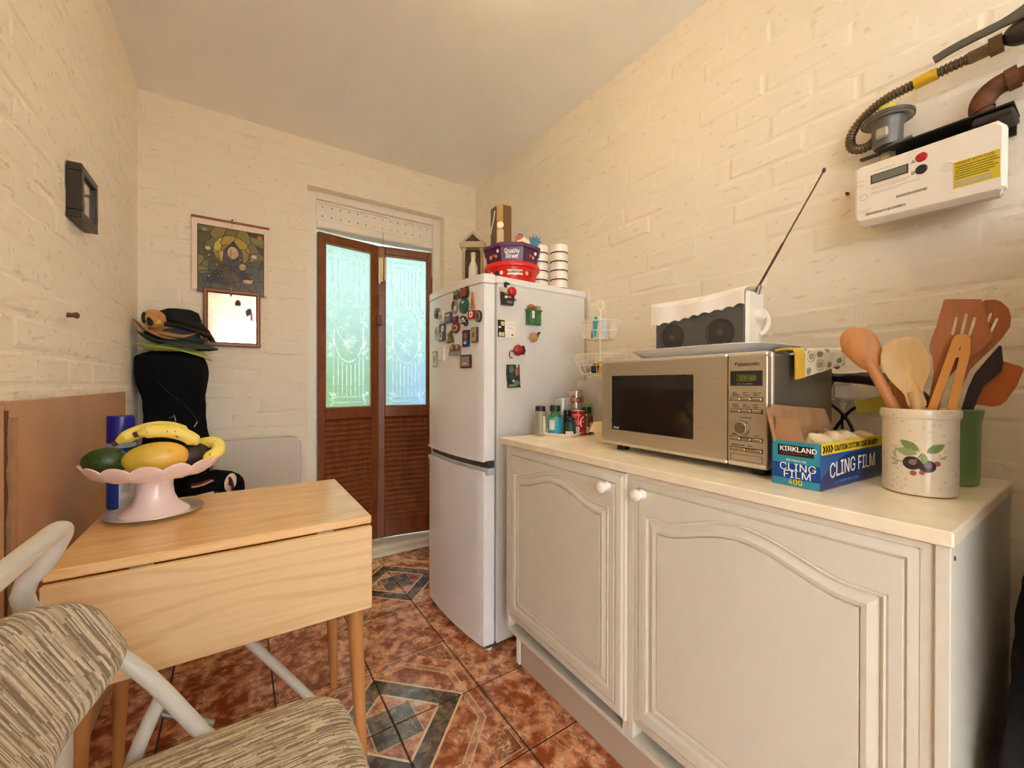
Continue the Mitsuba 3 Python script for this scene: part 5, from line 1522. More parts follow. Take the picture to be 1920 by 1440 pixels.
def bottle(name, label, cat, x, y, r, h, body, capc=None, capr=None, caph=.0, neck=.0, lab=None, extra=None, z=BZ, group='bottles and cans on the white tray'):
    k = thing(name, label, cat, group)
    sh_ = h - neck
    pr = [(0, 0), (r * .93, 0), (r, .003), (r, sh_ - .006)] + ([(r * .9, sh_), (r * .62, sh_ + neck * .6), (r * .58, h), (0, h)] if neck else [(r * .95, sh_ - .001), (r * .88, sh_), (0, sh_)])
    part(k, 'body', move(lathe(pr, 32), x, y, z), plain(*body) if isinstance(body, tuple) else body, 40)
    if capc:
        part(k, 'cap', move(lathe([(0, 0), (capr, 0), (capr * 1.0, caph * .9), (capr * .9, caph), (0, caph)], 28), x, y, z + h), plain(*capc), 40)
    for (z0_, z1_, c, a0, a1) in lab or []:
        tt = np.linspace(a0, a1, 18)
        base_a = math.atan2(-y, -x)
        V = [(x + rr * math.cos(base_a + t), y + rr * math.sin(base_a + t), z + zz) for zz in (z0_, z1_) for rr in (r + .0002, r + .0008) for t in tt]
        n = len(tt)
        F = []
        for j in range(n - 1):
            a_, b_, c_, d_ = j, n + j, 2 * n + j, 3 * n + j
            F += [(b_, b_ + 1, d_ + 1), (b_, d_ + 1, d_), (a_, d_ * 0 + c_ + 1, a_ + 1), (a_, c_, c_ + 1), (c_, d_, d_ + 1), (c_, d_ + 1, c_ + 1), (a_, b_ + 1, b_), (a_, a_ + 1, b_ + 1)]
        part(k, 'paper_label', trimesh.Trimesh(V, F, process=False), plain(c, .4), 30)
    return k


bottle('spice_jar', 'clear glass spice jar with dark square lid, leftmost on the white tray', 'jar', 1.035, 1.338, .024, .098, ((150, 140, 120), .15, 0, .6), ((34, 32, 32), .4), .021, .020, lab=[(.006, .078, (226, 216, 196), .45, 1.1)])
bottle('vitamin_bottle', 'bright blue labelled bottle with dark green screw cap', 'bottle', 1.078, 1.295, .0275, .098, ((52, 120, 66), .25, 0, .3), ((24, 48, 36), .4), .0215, .024, .016, lab=[(.004, .074, (52, 150, 190), -1.5, 1.6), (.024, .064, (220, 228, 214), -1.0, -.1), (.056, .066, (120, 170, 70), -.9, .2)])
bottle('vitamin_bottle', 'small dark green bottle with white label at the front of the tray', 'bottle', 1.118, 1.248, .0215, .062, ((24, 52, 44), .25, 0, .4), ((20, 40, 34), .4), .017, .012, .008, lab=[(.004, .020, (226, 222, 208), -1.1, .6), (.026, .050, (34, 74, 66), -1.2, 1.2)])
bottle('vitamin_bottle', 'black bottle squeezed between the small green bottle and the red can', 'bottle', 1.140, 1.292, .016, .082, ((26, 26, 26), .3, 0, .3), ((16, 16, 16), .4), .014, .018, .004)
k = bottle('drink_can', 'red drinks can with white lettering at the front of the tray', 'can', 1.172, 1.262, .0300, .096, ((188, 22, 26), .22, .2, .5), lab=[(.006, .034, (206, 200, 190), -.40, .22)])
part(k, 'rim', move(lathe([(0, .096), (.026, .096), (.0285, .0985), (.0268, .0995), (.025, .0965), (0, .0962)], 32), 1.172, 1.262, BZ), 'chrome', 40)
for q in range(5):
    zz = .044 + q * .009
    a0 = math.atan2(-1.262, -1.172)
    mm = meshkit.text_mesh(['REFRESHING', 'ORIGINAL TASTE', 'COLD', 'DRINK', 'SERVE COLD'][q], .0048, .0006)
    v = np.array(mm.vertices)
    a = a0 - .85 + v[:, 0] / .030
    mm.vertices = np.c_[1.172 + (.0301 + v[:, 2]) * np.cos(a), 1.262 + (.0301 + v[:, 2]) * np.sin(a), BZ + zz + v[:, 1]]
    part(k, 'lettering', mm, plain((236, 226, 220), .4), False)
mm = sg.LineString(spline([(.0, .02), (-.006, .035), (.0, .052), (.010, .058)], 14)).buffer(.0022)
mm = ext(mm, .0006).subdivide_to_size(.006)
v = np.array(mm.vertices)
a = a0 + .55 + v[:, 0] / .030
mm.vertices = np.c_[1.172 + (.0301 + v[:, 2]) * np.cos(a), 1.262 + (.0301 + v[:, 2]) * np.sin(a), BZ + .016 + v[:, 1]]
part(k, 'script_print', mm, plain((236, 226, 220), .4), False)
bottle('pill_bottle', 'amber brown bottle with green cap and red label at the right of the tray', 'bottle', 1.222, 1.262, .0270, .090, ((86, 64, 30), .18, 0, .6), ((22, 40, 28), .4), .0205, .022, .012, lab=[(.006, .066, (196, 188, 160), -.80, -.42), (.030, .068, (120, 30, 30), .25, 1.2), (.006, .032, (214, 206, 186), .0, .35), (.020, .050, (206, 190, 150), .5, 1.1)])
bottle('tin', 'tall grey white tin behind the blue bottle', 'tin', 1.165, 1.352, .033, .148, ((190, 186, 178), .3, .3, .3), lab=[(.088, .0895, (60, 60, 60), -.6, 1.2), (.076, .0775, (60, 60, 60), -.6, 1.2)], z=BZ)
k = bottle('drink_can', 'tall silver drinks can with red lettering at the back of the tray', 'can', 1.238, 1.345, .0285, .180, ((196, 190, 182), .18, .7, .4), z=BZ)
a0 = math.atan2(-1.345, -1.238)
mm = meshkit.text_mesh('Coke', .030, .0006, True)
v = np.array(mm.vertices)
a = a0 - .95 + v[:, 0] * .82 / .0285
mm.vertices = np.c_[1.238 + (.0286 + v[:, 2]) * np.cos(a), 1.345 + (.0286 + v[:, 2]) * np.sin(a), BZ + .128 + v[:, 1]]
part(k, 'lettering', mm, plain((150, 24, 30), .4), False, label='red lettering')
part(k, 'rim', move(lathe([(0, .180), (.022, .180), (.0245, .1825), (.0225, .1835), (.021, .1805), (0, .1802)], 32), 1.238, 1.345, BZ), 'chrome', 40)
bottle('jar', 'small jar with brown metal lid behind the red can', 'jar', 1.205, 1.300, .024, .092, ((120, 92, 60), .2, 0, .5), ((150, 124, 92), .3, .6), .025, .012)

cb = thing('storage_box', 'clear plastic storage box with lid beside the microwave under the wire basket', 'storage box')
BX0, BX1, BY0, BY1, BH_ = 1.262, 1.428, 1.010, 1.366, .215
shell = rrect(BX0, BX1, BY0, BY1, .022)
part(cb, 'body', cat_(ext(shell.difference(shell.buffer(-.003)), BH_, WT + .001), ext(shell, .003, WT + .001)), 'clear_box', 40)
lid = rrect(BX0 - .008, BX1 + .006, BY0 - .008, BY1 + .008, .026)
part(cb, 'lid', cat_(ext(lid.difference(lid.buffer(-.004)), .024, WT + BH_ - .014), ext(lid, .004, WT + BH_ + .008), ext(lid.buffer(-.016), .005, WT + BH_ + .012)), 'clear_box', 40)
solo('paper_bag', blob(1.345, 1.12, WT + .075, .062, .085, .070, .018, 12, 8, 3, .75), plain((206, 184, 140), .6), 'beige paper bag of dry food inside the clear storage box', 'bag', True)
solo('card_note', frame(ext(rrect(0, .060, 0, .085, .006), .001), (1.268, 1.340, WT + .07), (.3, -1, 0), (0, 0, 1)), plain((200, 196, 176), .5), 'pale card standing inside the clear storage box', 'card', False)
sp_ = thing('seedling', 'bright green seedling leaf behind the green capped bottle', 'plant')
part(sp_, 'stem', tube(spline([(1.248, 1.282, BZ + .0), (1.246, 1.28, BZ + .08), (1.244, 1.276, BZ + .125)], 10), .0014, 6), plain((120, 160, 50), .5), 60)
for a_ in (0, 2.1, 4.2):
    part(sp_, 'leaf', blob(1.244 + .010 * math.cos(a_), 1.276 + .010 * math.sin(a_), BZ + .126 + .004 * math.sin(a_), .010, .008, .003, sub=2), plain((140, 180, 50), .5), True)

bk = thing('wire_basket_stand', 'cream two tier wire basket stand with a ring handle, by the fridge', 'basket')
wc = plain((238, 228, 204), .35)
KX, KY = 1.300, 1.262
kb = WT + BH_ + .0172


def wire_basket(z0, z1, r0, r1, n, name):
    k = part(bk, name, tube([(KX + r1 * math.cos(a), KY + r1 * math.sin(a), z1) for a in np.linspace(0, 2 * np.pi, 37)], .0026, 7), wc, 60)
    for q in (0, .45):
        r = r0 + (r1 - r0) * q
        part(k, 'hoop', tube([(KX + r * math.cos(a), KY + r * math.sin(a), z0 + (z1 - z0) * q) for a in np.linspace(0, 2 * np.pi, 37)], .0017, 6), wc, 60)
    for i in range(n):
        a = 2 * np.pi * i / n
        c, s_ = math.cos(a), math.sin(a)
        part(k, 'wire', tube([(KX + r1 * c, KY + r1 * s_, z1), (KX + r0 * c, KY + r0 * s_, z0), (KX + .01 * c, KY + .01 * s_, z0)], .0018, 6), wc, 60)


wire_basket(kb + .022, kb + .102, .082, .112, 20, 'lower_basket')
wire_basket(kb + .172, kb + .245, .060, .083, 18, 'upper_basket')
part(bk, 'pole', rod((KX, KY, kb + .004), (KX, KY, kb + .300), .0042, 12), wc, 60)
part(bk, 'ring_handle', tube([(KX + .014 * math.sin(a) * .75, KY - .014 * math.sin(a) * .66, kb + .320 - .020 * math.cos(a)) for a in np.linspace(0, 2 * np.pi, 25)], .0032, 8), wc, 60)
for q in range(3):
    a = 2 * np.pi * q / 3 + .5
    part(bk, 'foot', tube([(KX, KY, kb + .012), (KX + .05 * math.cos(a), KY + .05 * math.sin(a), kb + .010), (KX + .06 * math.cos(a), KY + .06 * math.sin(a), kb + .0022)], .0022, 6), wc, 60)
bz_ = kb + .176
er = np.array([math.cos(math.pi / 4), -math.sin(math.pi / 4), 0])
ev = np.array([math.sin(math.pi / 4), math.cos(math.pi / 4), 0])
BO = lambda a_, b_, z_: np.array([KX, KY, 0]) + er * a_ + ev * b_ + np.array([0, 0, z_])
solo('white_box', frame(bx(-.014, .014, 0, .105, -.020, .020, .002), BO(-.034, .016, bz_), er + (0, 0, .45), (-.33 * 0 + er[0] * .30, er[1] * .30, .95)), plain((232, 224, 206), .5), 'white carton leaning in the upper wire basket beside the ring handle', 'carton')
solo('toothbrush_case', frame(tube([(0, 0, 0), (.004, .03, 0), (.012, .075, 0), (.014, .090, 0)], [.008, .0105, .011, .006], 12), BO(-.030, -.018, bz_), er, (0, 0, 1)), plain((40, 150, 160), .3, 0, .3), 'teal plastic tube standing in the upper wire basket', 'tube', 60)
solo('blister_pack', frame(bx(-.022, .026, 0, .085, -.002, .002, .001), BO(.010, .018, bz_), er, (-er[0] * .1, -er[1] * .1, 1)), plain((170, 174, 172), .35, .5), 'silver blister pack in the upper wire basket', 'blister pack')
solo('cream_tube', frame(bx(-.011, .013, 0, .082, -.006, .006, .004), BO(.048, -.010, bz_), er + (0, 0, -.1), (er[0] * .2, er[1] * .2, 1)), plain((226, 222, 208), .4), 'white ointment tube at the right of the upper wire basket', 'tube')
solo('printed_box', frame(bx(-.020, .016, 0, .048, -.014, .014, .002), BO(-.052, -.004, bz_), er, (-er[0] * .2, -er[1] * .2, 1)), plain((226, 206, 190), .5), 'small pale printed box at the left of the upper wire basket', 'box')
bz2 = kb + .027
solo('yellow_box', frame(bx(-.030, .030, 0, .050, -.020, .020, .002), BO(.020, -.010, bz2), er, (0, 0, 1)), plain((210, 158, 70), .5), 'yellow orange box in the lower wire basket', 'box')
solo('grey_packet', blob(*BO(-.058, -.004, bz2 + .032), .026, .026, .032, .006, 30, 4, 3), plain((176, 168, 166), .4), 'crumpled silver grey packet at the left of the lower wire basket', 'packet', True)
solo('black_pouch', frame(bx(-.016, .014, 0, .040, -.014, .014, .006), BO(-.024, -.030, bz2), er, (er[0] * .2, er[1] * .2, 1)), plain((22, 22, 28), .5), 'little black pouch in the lower wire basket', 'pouch')
solo('cream_jar', move(lathe([(0, 0), (.020, 0), (.021, .04), (.022, .042), (.022, .058), (0, .058)], 24), *BO(-.014, .022, bz2)), plain((222, 212, 160), .4), 'pale cream jar behind the yellow box in the lower basket', 'jar', 40)

eg = thing('egg_carton', 'pale egg carton standing beside the left side of the microwave', 'egg carton')
pulp = plain((226, 206, 160), .8)
for q in range(2):
    part(eg, 'cup', move(lathe([(0, 0), (.016, 0), (.022, .014), (.030, .040), (.029, .041), (.0, .034)], 10), 1.092 + .052 * q, 1.048 + .004 * q, WT + .0005), pulp, 20)
part(eg, 'lid', cat_(move(hullmesh([(-.034, -.034, .040), (.088, -.034, .040), (.088, .034, .040), (-.034, .034, .040), (-.022, -.022, .076), (.076, -.022, .076), (.076, .022, .076), (-.022, .022, .076)]), 1.092, 1.048, WT)), pulp, False)

# ------------------------------------------------------------------ gas meter, regulator, hose and pipes on the right wall
gm = thing('gas_meter', 'white gas meter box with small display and yellow label on the right wall', 'gas meter')
GX = 1.330
GF = lambda m: frame(m, (GX, .394, 1.518), (0, -1, 0), (0, 0, 1), (-1, 0, 0))         # x to the right, y up, z towards the room
mwht = plain((232, 222, 206), .38, 0, .15)
out = sg.Polygon([(0, .022), (.010, .010), (.244, .004), (.253, .012), (.254, .140), (.242, .156), (.010, .156), (.001, .150)])
body = hullmesh([(x, y, z) for (z, d) in ((-.028, .000), (-.008, 0), (0, .006)) for x, y in np.array(out.buffer(-d, join_style=2).exterior.coords)[:-1]])
part(gm, 'front_cover', GF(body), mwht, 25)
part(gm, 'case', GF(bx(.012, .244, .012, .150, -.085, -.028, .006)), plain((206, 198, 184), .45))
part(gm, 'lower_lip', GF(hullmesh([(.006, .012, -.001), (.248, .008, -.001), (.244, -.002, -.012), (.012, .002, -.012), (.006, .012, -.026), (.248, .008, -.026)])), mwht, False)
part(gm, 'display_bezel', GF(bx(.034, .104, .102, .124, .0, .0012)), plain((60, 58, 54), .4), False)
part(gm, 'display', GF(bx(.037, .101, .1045, .1215, .001, .0018)), plain((112, 112, 104), .25), False, label='grey display')
for y, c, nm in ((.129, (176, 20, 30), 'red'), (.1005, (22, 18, 20), 'black')):
    part(gm, 'button', GF(move(lathe([(0, 0), (.0105, 0), (.0105, .0015), (.009, .003), (0, .0036)], 28), .1265, y, 0)), plain(c, .3, 0, .4), 40, label=nm + ' button')
gt = lambda s, h, x, y, c=(96, 90, 84), b=False, sx=1.0: part(gm, 'lettering', GF(move(text(s, h, (0, 0, 0), (1, 0, 0), (0, 1, 0), .0005, b, sx), x, y, .0)), plain(c, .6), False)
gt('A', .008, .1085, .120, (80, 74, 68)); gt('B', .008, .1085, .094, (80, 74, 68))
for y, x0, x1 in ((.132, .040, .080), (.0985, .040, .088), (.0915, .034, .110), (.0865, .034, .104), (.079, .034, .122), (.0745, .034, .090), (.040, .008, .036), (.0355, .008, .030), (.116, .006, .022), (.1045, .006, .020)):
    part(gm, 'print_line', GF(bx(x0, x1, y, y + .0016, 0, .0004)), plain((196, 186, 172), .6), False)
rb_ = random.Random(2)


def barcode(x0, x1, y0, y1):
    x, ms = x0, []
    while x < x1:
        w_ = rb_.uniform(.0005, .0014)
        ms.append(bx(x, x + w_, y0, y1, 0, .0004))
        x += w_ + rb_.uniform(.0004, .0010)
    return cat_(*ms)


part(gm, 'barcode', GF(barcode(.082, .136, .0495, .0555)), plain((110, 102, 92), .6), False, kind='stuff')
part(gm, 'barcode', GF(barcode(.024, .100, .0255, .0315)), plain((110, 102, 92), .6), False, kind='stuff')
part(gm, 'print_ring', GF(ext(sg.Point(.020, .074).buffer(.008).difference(sg.Point(.020, .074).buffer(.0068)), .0004)), plain((180, 170, 158), .6), False)
part(gm, 'seal_plug', GF(move(lathe([(0, 0), (.0105, 0), (.0105, .0008), (.0095, .0010), (.0088, .0003), (0, .0003)], 24), .168, .088, 0)), plain((222, 212, 196), .4), 40)
part(gm, 'warning_label', GF(bx(.178, .246, .034, .092, 0, .0006)), plain((206, 182, 36), .45), False, label='yellow warning label')
part(gm, 'lettering', GF(move(text('HANDLE WITH CARE', .0052, (0, 0, 0), (1, 0, 0), (0, 1, 0), .0005, True, .80), .181, .0850, .0006)), plain((150, 84, 20), .5), False)
for q in range(6):
    part(gm, 'print_line', GF(bx(.181, .181 + (.060, .064, .056, .062, .058, .050)[q], .079 - .0052 * q, .0812 - .0052 * q, .0005, .0009)), plain((120, 96, 20), .5), False)
part(gm, 'print_plate', GF(bx(.181, .234, .0385, .0485, .0005, .0009)), plain((176, 168, 140), .5), False)
part(gm, 'union', GF(rod((.052, .150, -.055), (.052, .188, -.055), .016, 6)), plain((196, 180, 140), .35, .8), 20, label='brass union nut')
part(gm, 'union', GF(rod((.216, .150, -.055), (.216, .182, -.055), .018, 6)), plain((150, 128, 92), .4, .7), 20, label='brass union nut')
bp = thing('meter_bracket', 'black steel bracket plate across the top of the gas meter', 'bracket')
part(bp, 'plate', GF(bx(.040, .262, .188, .192, -.108, -.020)), plain((16, 15, 15), .5))
part(bp, 'back_plate', GF(bx(.060, .258, .150, .192, -.106, -.100)), plain((20, 18, 18), .5), False)
part(bp, 'bolt', GF(rod((.060, .1935, -.028), (.105, .1985, -.026), .004, 8)), 'dull_metal')
solo('red_tape', GF(bx(.075, .205, .196, .201, -.104, -.101)), plain((196, 40, 30), .5), 'strip of red tape along the black meter bracket', 'tape', False)
rg = thing('gas_regulator', 'grey round gas regulator with yellow cap standing left above the meter', 'regulator')
rgc = (GX + .055, .342, 1.710)
grey = plain((112, 108, 102), .4, .5)
part(rg, 'body', move(lathe([(0, 0), (.012, 0), (.014, .010), (.026, .012), (.030, .022), (.031, .060), (.034, .070), (.038, .078), (0, .080)], 36), *rgc), grey, 40)
part(rg, 'dome', move(lathe([(0, .076), (.046, .076), (.050, .080), (.051, .086), (.048, .091), (.034, .098), (.020, .102), (0, .103)], 44), *rgc), plain((128, 122, 112), .35, .5), 40)
part(rg, 'rim', move(lathe([(.044, .080), (.0525, .080), (.0525, .0875), (.044, .0875), (.044, .080)], 44), *rgc), plain((92, 88, 84), .4, .5), 40)
part(rg, 'cap', move(lathe([(0, .100), (.019, .100), (.020, .104), (.018, .116), (0, .118)], 24), *rgc), plain((206, 190, 70), .4), 30, label='yellow cap')
part(rg, 'test_port', cat_(bx(rgc[0] - .040, rgc[0] - .024, rgc[1] - .010, rgc[1] + .014, rgc[2] + .026, rgc[2] + .052, .004)), plain((170, 164, 150), .4, .4))
part(rg, 'lever', cat_(bx(rgc[0] - .008, rgc[0] + .008, rgc[1] - .075, rgc[1] + .055, rgc[2] + .0, rgc[2] + .006, .002)), plain((80, 76, 72), .4, .6))
hs = thing('gas_hose', 'corrugated metal gas hose with a yellow band from the lever valve to the regulator', 'hose')
hpts = spline([(1.378, .165, 1.856), (1.378, .196, 1.854), (1.378, .238, 1.853), (1.379, .300, 1.850), (1.382, .346, 1.846), (1.388, .392, 1.825), (1.392, .420, 1.788), (1.392, .416, 1.758), (1.388, .392, 1.744), (1.380, .366, 1.750)], 190)
rad = .0108 + .0012 * np.sign(np.sin(np.arange(190) * math.pi / 2 + .4))
part(hs, 'corrugated_tube', tube(hpts, rad, 14), plain((120, 104, 82), .35, .8), 20)
part(hs, 'band', tube(hpts[44:66], .0135, 16), plain((214, 168, 30), .45), 60, label='yellow band')
part(hs, 'ferrule', tube(hpts[0:20], .0130, 6), plain((112, 88, 62), .4, .7), 20)
vl = thing('gas_valve', 'dark lever valve on the pipe at the upper right of the wall', 'valve')
part(vl, 'body', cat_(move(blob(0, 0, 0, .026, .034, .026, sub=3), 1.378, .118, 1.862)), plain((70, 62, 54), .45, .6), True)
part(vl, 'nut', rod((1.378, .150, 1.857), (1.378, .170, 1.856), .019, 6), plain((104, 74, 46), .45, .6), 20)
part(vl, 'pipe', rod((1.378, .10, 1.862), (1.378, -.10, 1.870), .016, 14), plain((70, 58, 48), .5, .5), 60)
part(vl, 'lever', tube(spline([(1.352, .105, 1.893), (1.352, .140, 1.884), (1.352, .172, 1.882), (1.352, .225, 1.878), (1.352, .252, 1.872)], 24), np.r_[np.linspace(.016, .010, 8), np.full(16, .0098)], 12, flat=(.55, 1.0)), plain((104, 100, 92), .4, .6), 60, label='long grey lever handle')
ep = thing('rusty_pipe', 'rusty elbow pipe rising from the right end of the gas meter', 'pipe')
rust = mat('rust', fn=lambda p, n, uv: mix(lin((62, 34, 20)), lin((122, 74, 42)), fbm(p.x * 70, p.y * 70, p.z * 70, 3)), rough=.7, metal=.2)
ex = GX + .055
part(ep, 'riser', rod((ex, .180, 1.694), (ex, .180, 1.735), .0165, 16), rust, 60)
part(ep, 'elbow', tube(spline([(ex, .180, 1.725), (ex, .178, 1.752), (ex, .162, 1.768), (ex, .140, 1.772)], 16), .0205, 16), rust, 60)
part(ep, 'collar', rod((ex, .146, 1.772), (ex, .128, 1.775), .0235, 16), rust, 30)
part(ep, 'pipe', rod((ex, .135, 1.773), (ex, -.10, 1.800), .0160, 16), rust, 60)
part(ep, 'flange', bx(ex - .05, ex + .03, .130, .190, 1.680, 1.694, .004), plain((40, 32, 28), .6))

# ------------------------------------------------------------------ back wall: print, mirror, snowflake, nail; small frame on the left wall
YW = YB - .0005
pr_ = thing('wall_print', 'dark stained glass style print with golden disc hanging on the back wall over the mirror', 'print')
PX0, PX1, PZ0, PZ1 = -.194, .139, 1.590, 1.958
part(pr_, 'paper', bx(PX0, PX1, YW - .016, YW - .0145, PZ0, PZ1), plain((232, 214, 196), .6), False)
part(pr_, 'hanging_rail', bx(PX0 - .003, PX1 + .004, YW - .020, YW - .012, PZ1 - .004, PZ1 + .008, .002), plain((140, 92, 62), .5))
PF = lambda m: frame(m, (PX0 + .022, YW - .0163, PZ0 - .010), (1, 0, 0), (0, 0, 1), (0, -1, 0))
PW, PH = PX1 - PX0 - .042, .345
part(pr_, 'dark_ground', PF(bx(0, PW, 0, PH, 0, .0004)), plain((40, 32, 26), .35), False)
# a plain leaded pattern in the print's colours
rp = random.Random(11)
pts = np.array([(rp.uniform(0, PW), rp.uniform(0, PH)) for _ in range(46)])
from scipy.spatial import Voronoi
vor = Voronoi(np.vstack([pts, pts * [-1, 1], pts * [1, -1], [2 * PW, 0] + pts * [-1, 1], [0, 2 * PH] + pts * [1, -1]]))
halo = sg.Point(PW * .50, PH * .66).buffer(.080)
robe = sg.Polygon([(PW * .08, .0), (PW * .16, PH * .24), (PW * .36, PH * .40), (PW * .40, PH * .66), (PW * .52, PH * .80), (PW * .64, PH * .66), (PW * .66, PH * .42), (PW * .82, PH * .22), (PW * .90, 0)]).buffer(.004)
for i in range(46):
    poly = sg.Polygon(vor.vertices[vor.regions[vor.point_region[i]]]).intersection(sg.box(0.002, .002, PW - .002, PH - .002))
    for zone, cols in ((halo.difference(robe), ((176, 146, 48), (150, 124, 40), (196, 170, 70))), (robe, ((58, 50, 64), (44, 40, 50), (72, 62, 72), (50, 44, 46), (86, 70, 52))), (None, ((86, 78, 46), (110, 100, 50), (58, 52, 40), (72, 78, 64), (128, 116, 52)))):
        q = poly.difference(halo.union(robe)) if zone is None else poly.intersection(zone)
        q = q.buffer(-.0016)
        for g_ in getattr(q, 'geoms', [q]):
            if g_.area > 2e-5:
                part(pr_, 'glass_print', PF(ext(g_, .0008)), plain(rp.choice(cols), .3), False)
part(pr_, 'glass_print', PF(ext(ell(PW * .515, PH * .635, .024, .032), .0012)), plain((206, 178, 140), .3), False)
part(pr_, 'glass_print', PF(ext(ell(PW * .66, PH * .44, .015, .018), .0012)), plain((206, 170, 120), .3), False)
part(pr_, 'glass_print', PF(ext(ell(PW * .74, PH * .22, .022, .010), .0012)), plain((214, 180, 140), .3), False)
for x, z, c in ((.10, .93, (120, 150, 140)), (.93, .93, (196, 84, 58)), (.15, .66, (206, 190, 150)), (.84, .62, (206, 196, 170))):
    part(pr_, 'glass_print', PF(ext(ell(PW * x, PH * z, .012, .010), .0012)), plain(c, .3), False)
mr = thing('wall_mirror', 'small mirror in a wooden frame on the back wall under the print', 'mirror')
MX0, MX1, MZ0, MZ1 = -.150, .104, 1.304, 1.604
fw = .022
tilt = 0.0
mwood = plain((134, 78, 36), .35, 0, .3)
YM = YW - .004
part(mr, 'rail', bx(MX0, MX1, YM - .020, YM, MZ0, MZ0 + fw, .005), mwood)
part(mr, 'rail', bx(MX0, MX1, YM - .020, YM, MZ1 - fw, MZ1, .005), mwood)
part(mr, 'stile', bx(MX0 + .002, MX0 + fw, YM - .021, YM, MZ0 + .004, MZ1 - .004, .006), mwood)
part(mr, 'stile', bx(MX1 - fw, MX1 - .002, YM - .021, YM, MZ0 + .004, MZ1 - .004, .006), mwood)
part(mr, 'looking_glass', bx(MX0 + fw - .002, MX1 - fw + .002, YM - .012, YM - .008, MZ0 + fw - .002, MZ1 - fw + .002), 'mirror_silver', False)
sn = thing('snowflake_ornament', 'wire snowflake ornament with beads hanging in front of the print', 'ornament')
sc_, sy_ = (-.030, 1.712), YW - .045
wire = plain((150, 138, 112), .3, .9)
for q in range(6):
    a = q * math.pi / 3 + math.pi / 6
    d_, n_ = np.array([math.cos(a), math.sin(a)]), np.array([-math.sin(a), math.cos(a)])
    P3 = lambda r, s_: (sc_[0] + d_[0] * r + n_[0] * s_, sy_, sc_[1] + d_[1] * r + n_[1] * s_)
    arm_ = part(sn, 'arm', cat_(rod(P3(0, 0), P3(.105, 0), .0012, 6), tube([P3(.03, 0), P3(.058, .022), P3(.085, 0), P3(.058, -.022), P3(.03, 0)], .0011, 6), rod(P3(.070, .012), P3(.098, .032), .0010, 6), rod(P3(.070, -.012), P3(.098, -.032), .0010, 6)), wire, 60)
    part(arm_, 'bead', blob(*P3(.106, 0), .0035, .0035, .0035, sub=1), plain((236, 230, 214), .15, 0, .6), True)
    part(arm_, 'bead', blob(*P3(.058, .022), .0028, .0028, .0028, sub=1), plain((236, 230, 214), .15, 0, .6), True)
part(sn, 'thread', rod((sc_[0], sy_, sc_[1] + .10), (-.025, YW - .012, 1.972), .0007, 5), plain((120, 104, 80), .6), False)
part(sn, 'nail', rod((-.025, YW - .020, 1.974), (-.025, YW, 1.972), .003, 8), plain((70, 54, 40), .4, .6))
part(sn, 'drop', lathe([(0, .0), (.005, .012), (.0025, .028), (0, .03)], 10).apply_translation((sc_[0], sy_, sc_[1] - .142)), wire, 40)
pf = thing('picture_frame', 'small black box frame on the left wall', 'picture frame')
FY0, FY1, FZ0, FZ1 = 1.640, 1.800, 1.580, 1.735
blkw = plain((38, 30, 24), .35, 0, .2)
part(pf, 'frame', cat_(bx(XL, XL + .032, FY0, FY1, FZ0, FZ0 + .022, .002), bx(XL, XL + .032, FY0, FY1, FZ1 - .022, FZ1, .002), bx(XL, XL + .032, FY0, FY0 + .022, FZ0 + .022, FZ1 - .022, .002), bx(XL, XL + .032, FY1 - .022, FY1, FZ0 + .022, FZ1 - .022, .002)), blkw)
part(pf, 'mount', bx(XL + .001, XL + .018, FY0 + .020, FY1 - .020, FZ0 + .020, FZ1 - .020), plain((166, 158, 140), .5), False)
part(pf, 'picture', bx(XL + .0178, XL + .0186, FY0 + .040, FY1 - .036, FZ0 + .034, FZ1 - .034), plain((122, 112, 84), .4), False)
part(pf, 'pane', bx(XL + .022, XL + .024, FY0 + .021, FY1 - .021, FZ0 + .021, FZ1 - .021), 'clear_glass', False)
solo('wall_nail', frame(lathe([(0, 0), (.007, 0), (.006, .010), (.010, .020), (.005, .024), (0, .024)], 10), (XL, 1.650, 1.305), (0, 1, 0), (0, 0, 1)), plain((96, 60, 44), .6), 'rusty old wall plug sticking out of the left wall', 'wall plug', 40)
solo('wall_nail', frame(lathe([(0, 0), (.004, 0), (.004, .008), (0, .008)], 10), (XR, .4405, 1.655), (0, -1, 0), (0, 0, 1)), plain((60, 46, 36), .6), 'dark screw hole in the right wall left of the gas meter', 'screw', 40)

# ------------------------------------------------------------------ folded table top leaning on the back wall
fb = thing('folding_table', 'grey white folding table with rounded corners, folded against the back wall', 'folding table')
part(fb, 'top', frame(pillow(rrect(-.105, .292, .02, .815, .050), .024, .008), (0, YB - .062, 0), (1, 0, 0), (0, .02, 1)), plain((206, 196, 180), .45), 30)
part(fb, 'edge_band', frame(ext(rrect(-.105, .292, .02, .815, .050).buffer(.002).difference(rrect(-.105, .292, .02, .815, .050).buffer(-.010)), .020), (0, YB - .0625, 0), (1, 0, 0), (0, .02, 1)), plain((186, 178, 166), .4), False)

# ------------------------------------------------------------------ coat, hats and bag hanging in the back left corner
ct = thing('coat', 'bulky black coat hanging in the back left corner under the hats', 'coat')


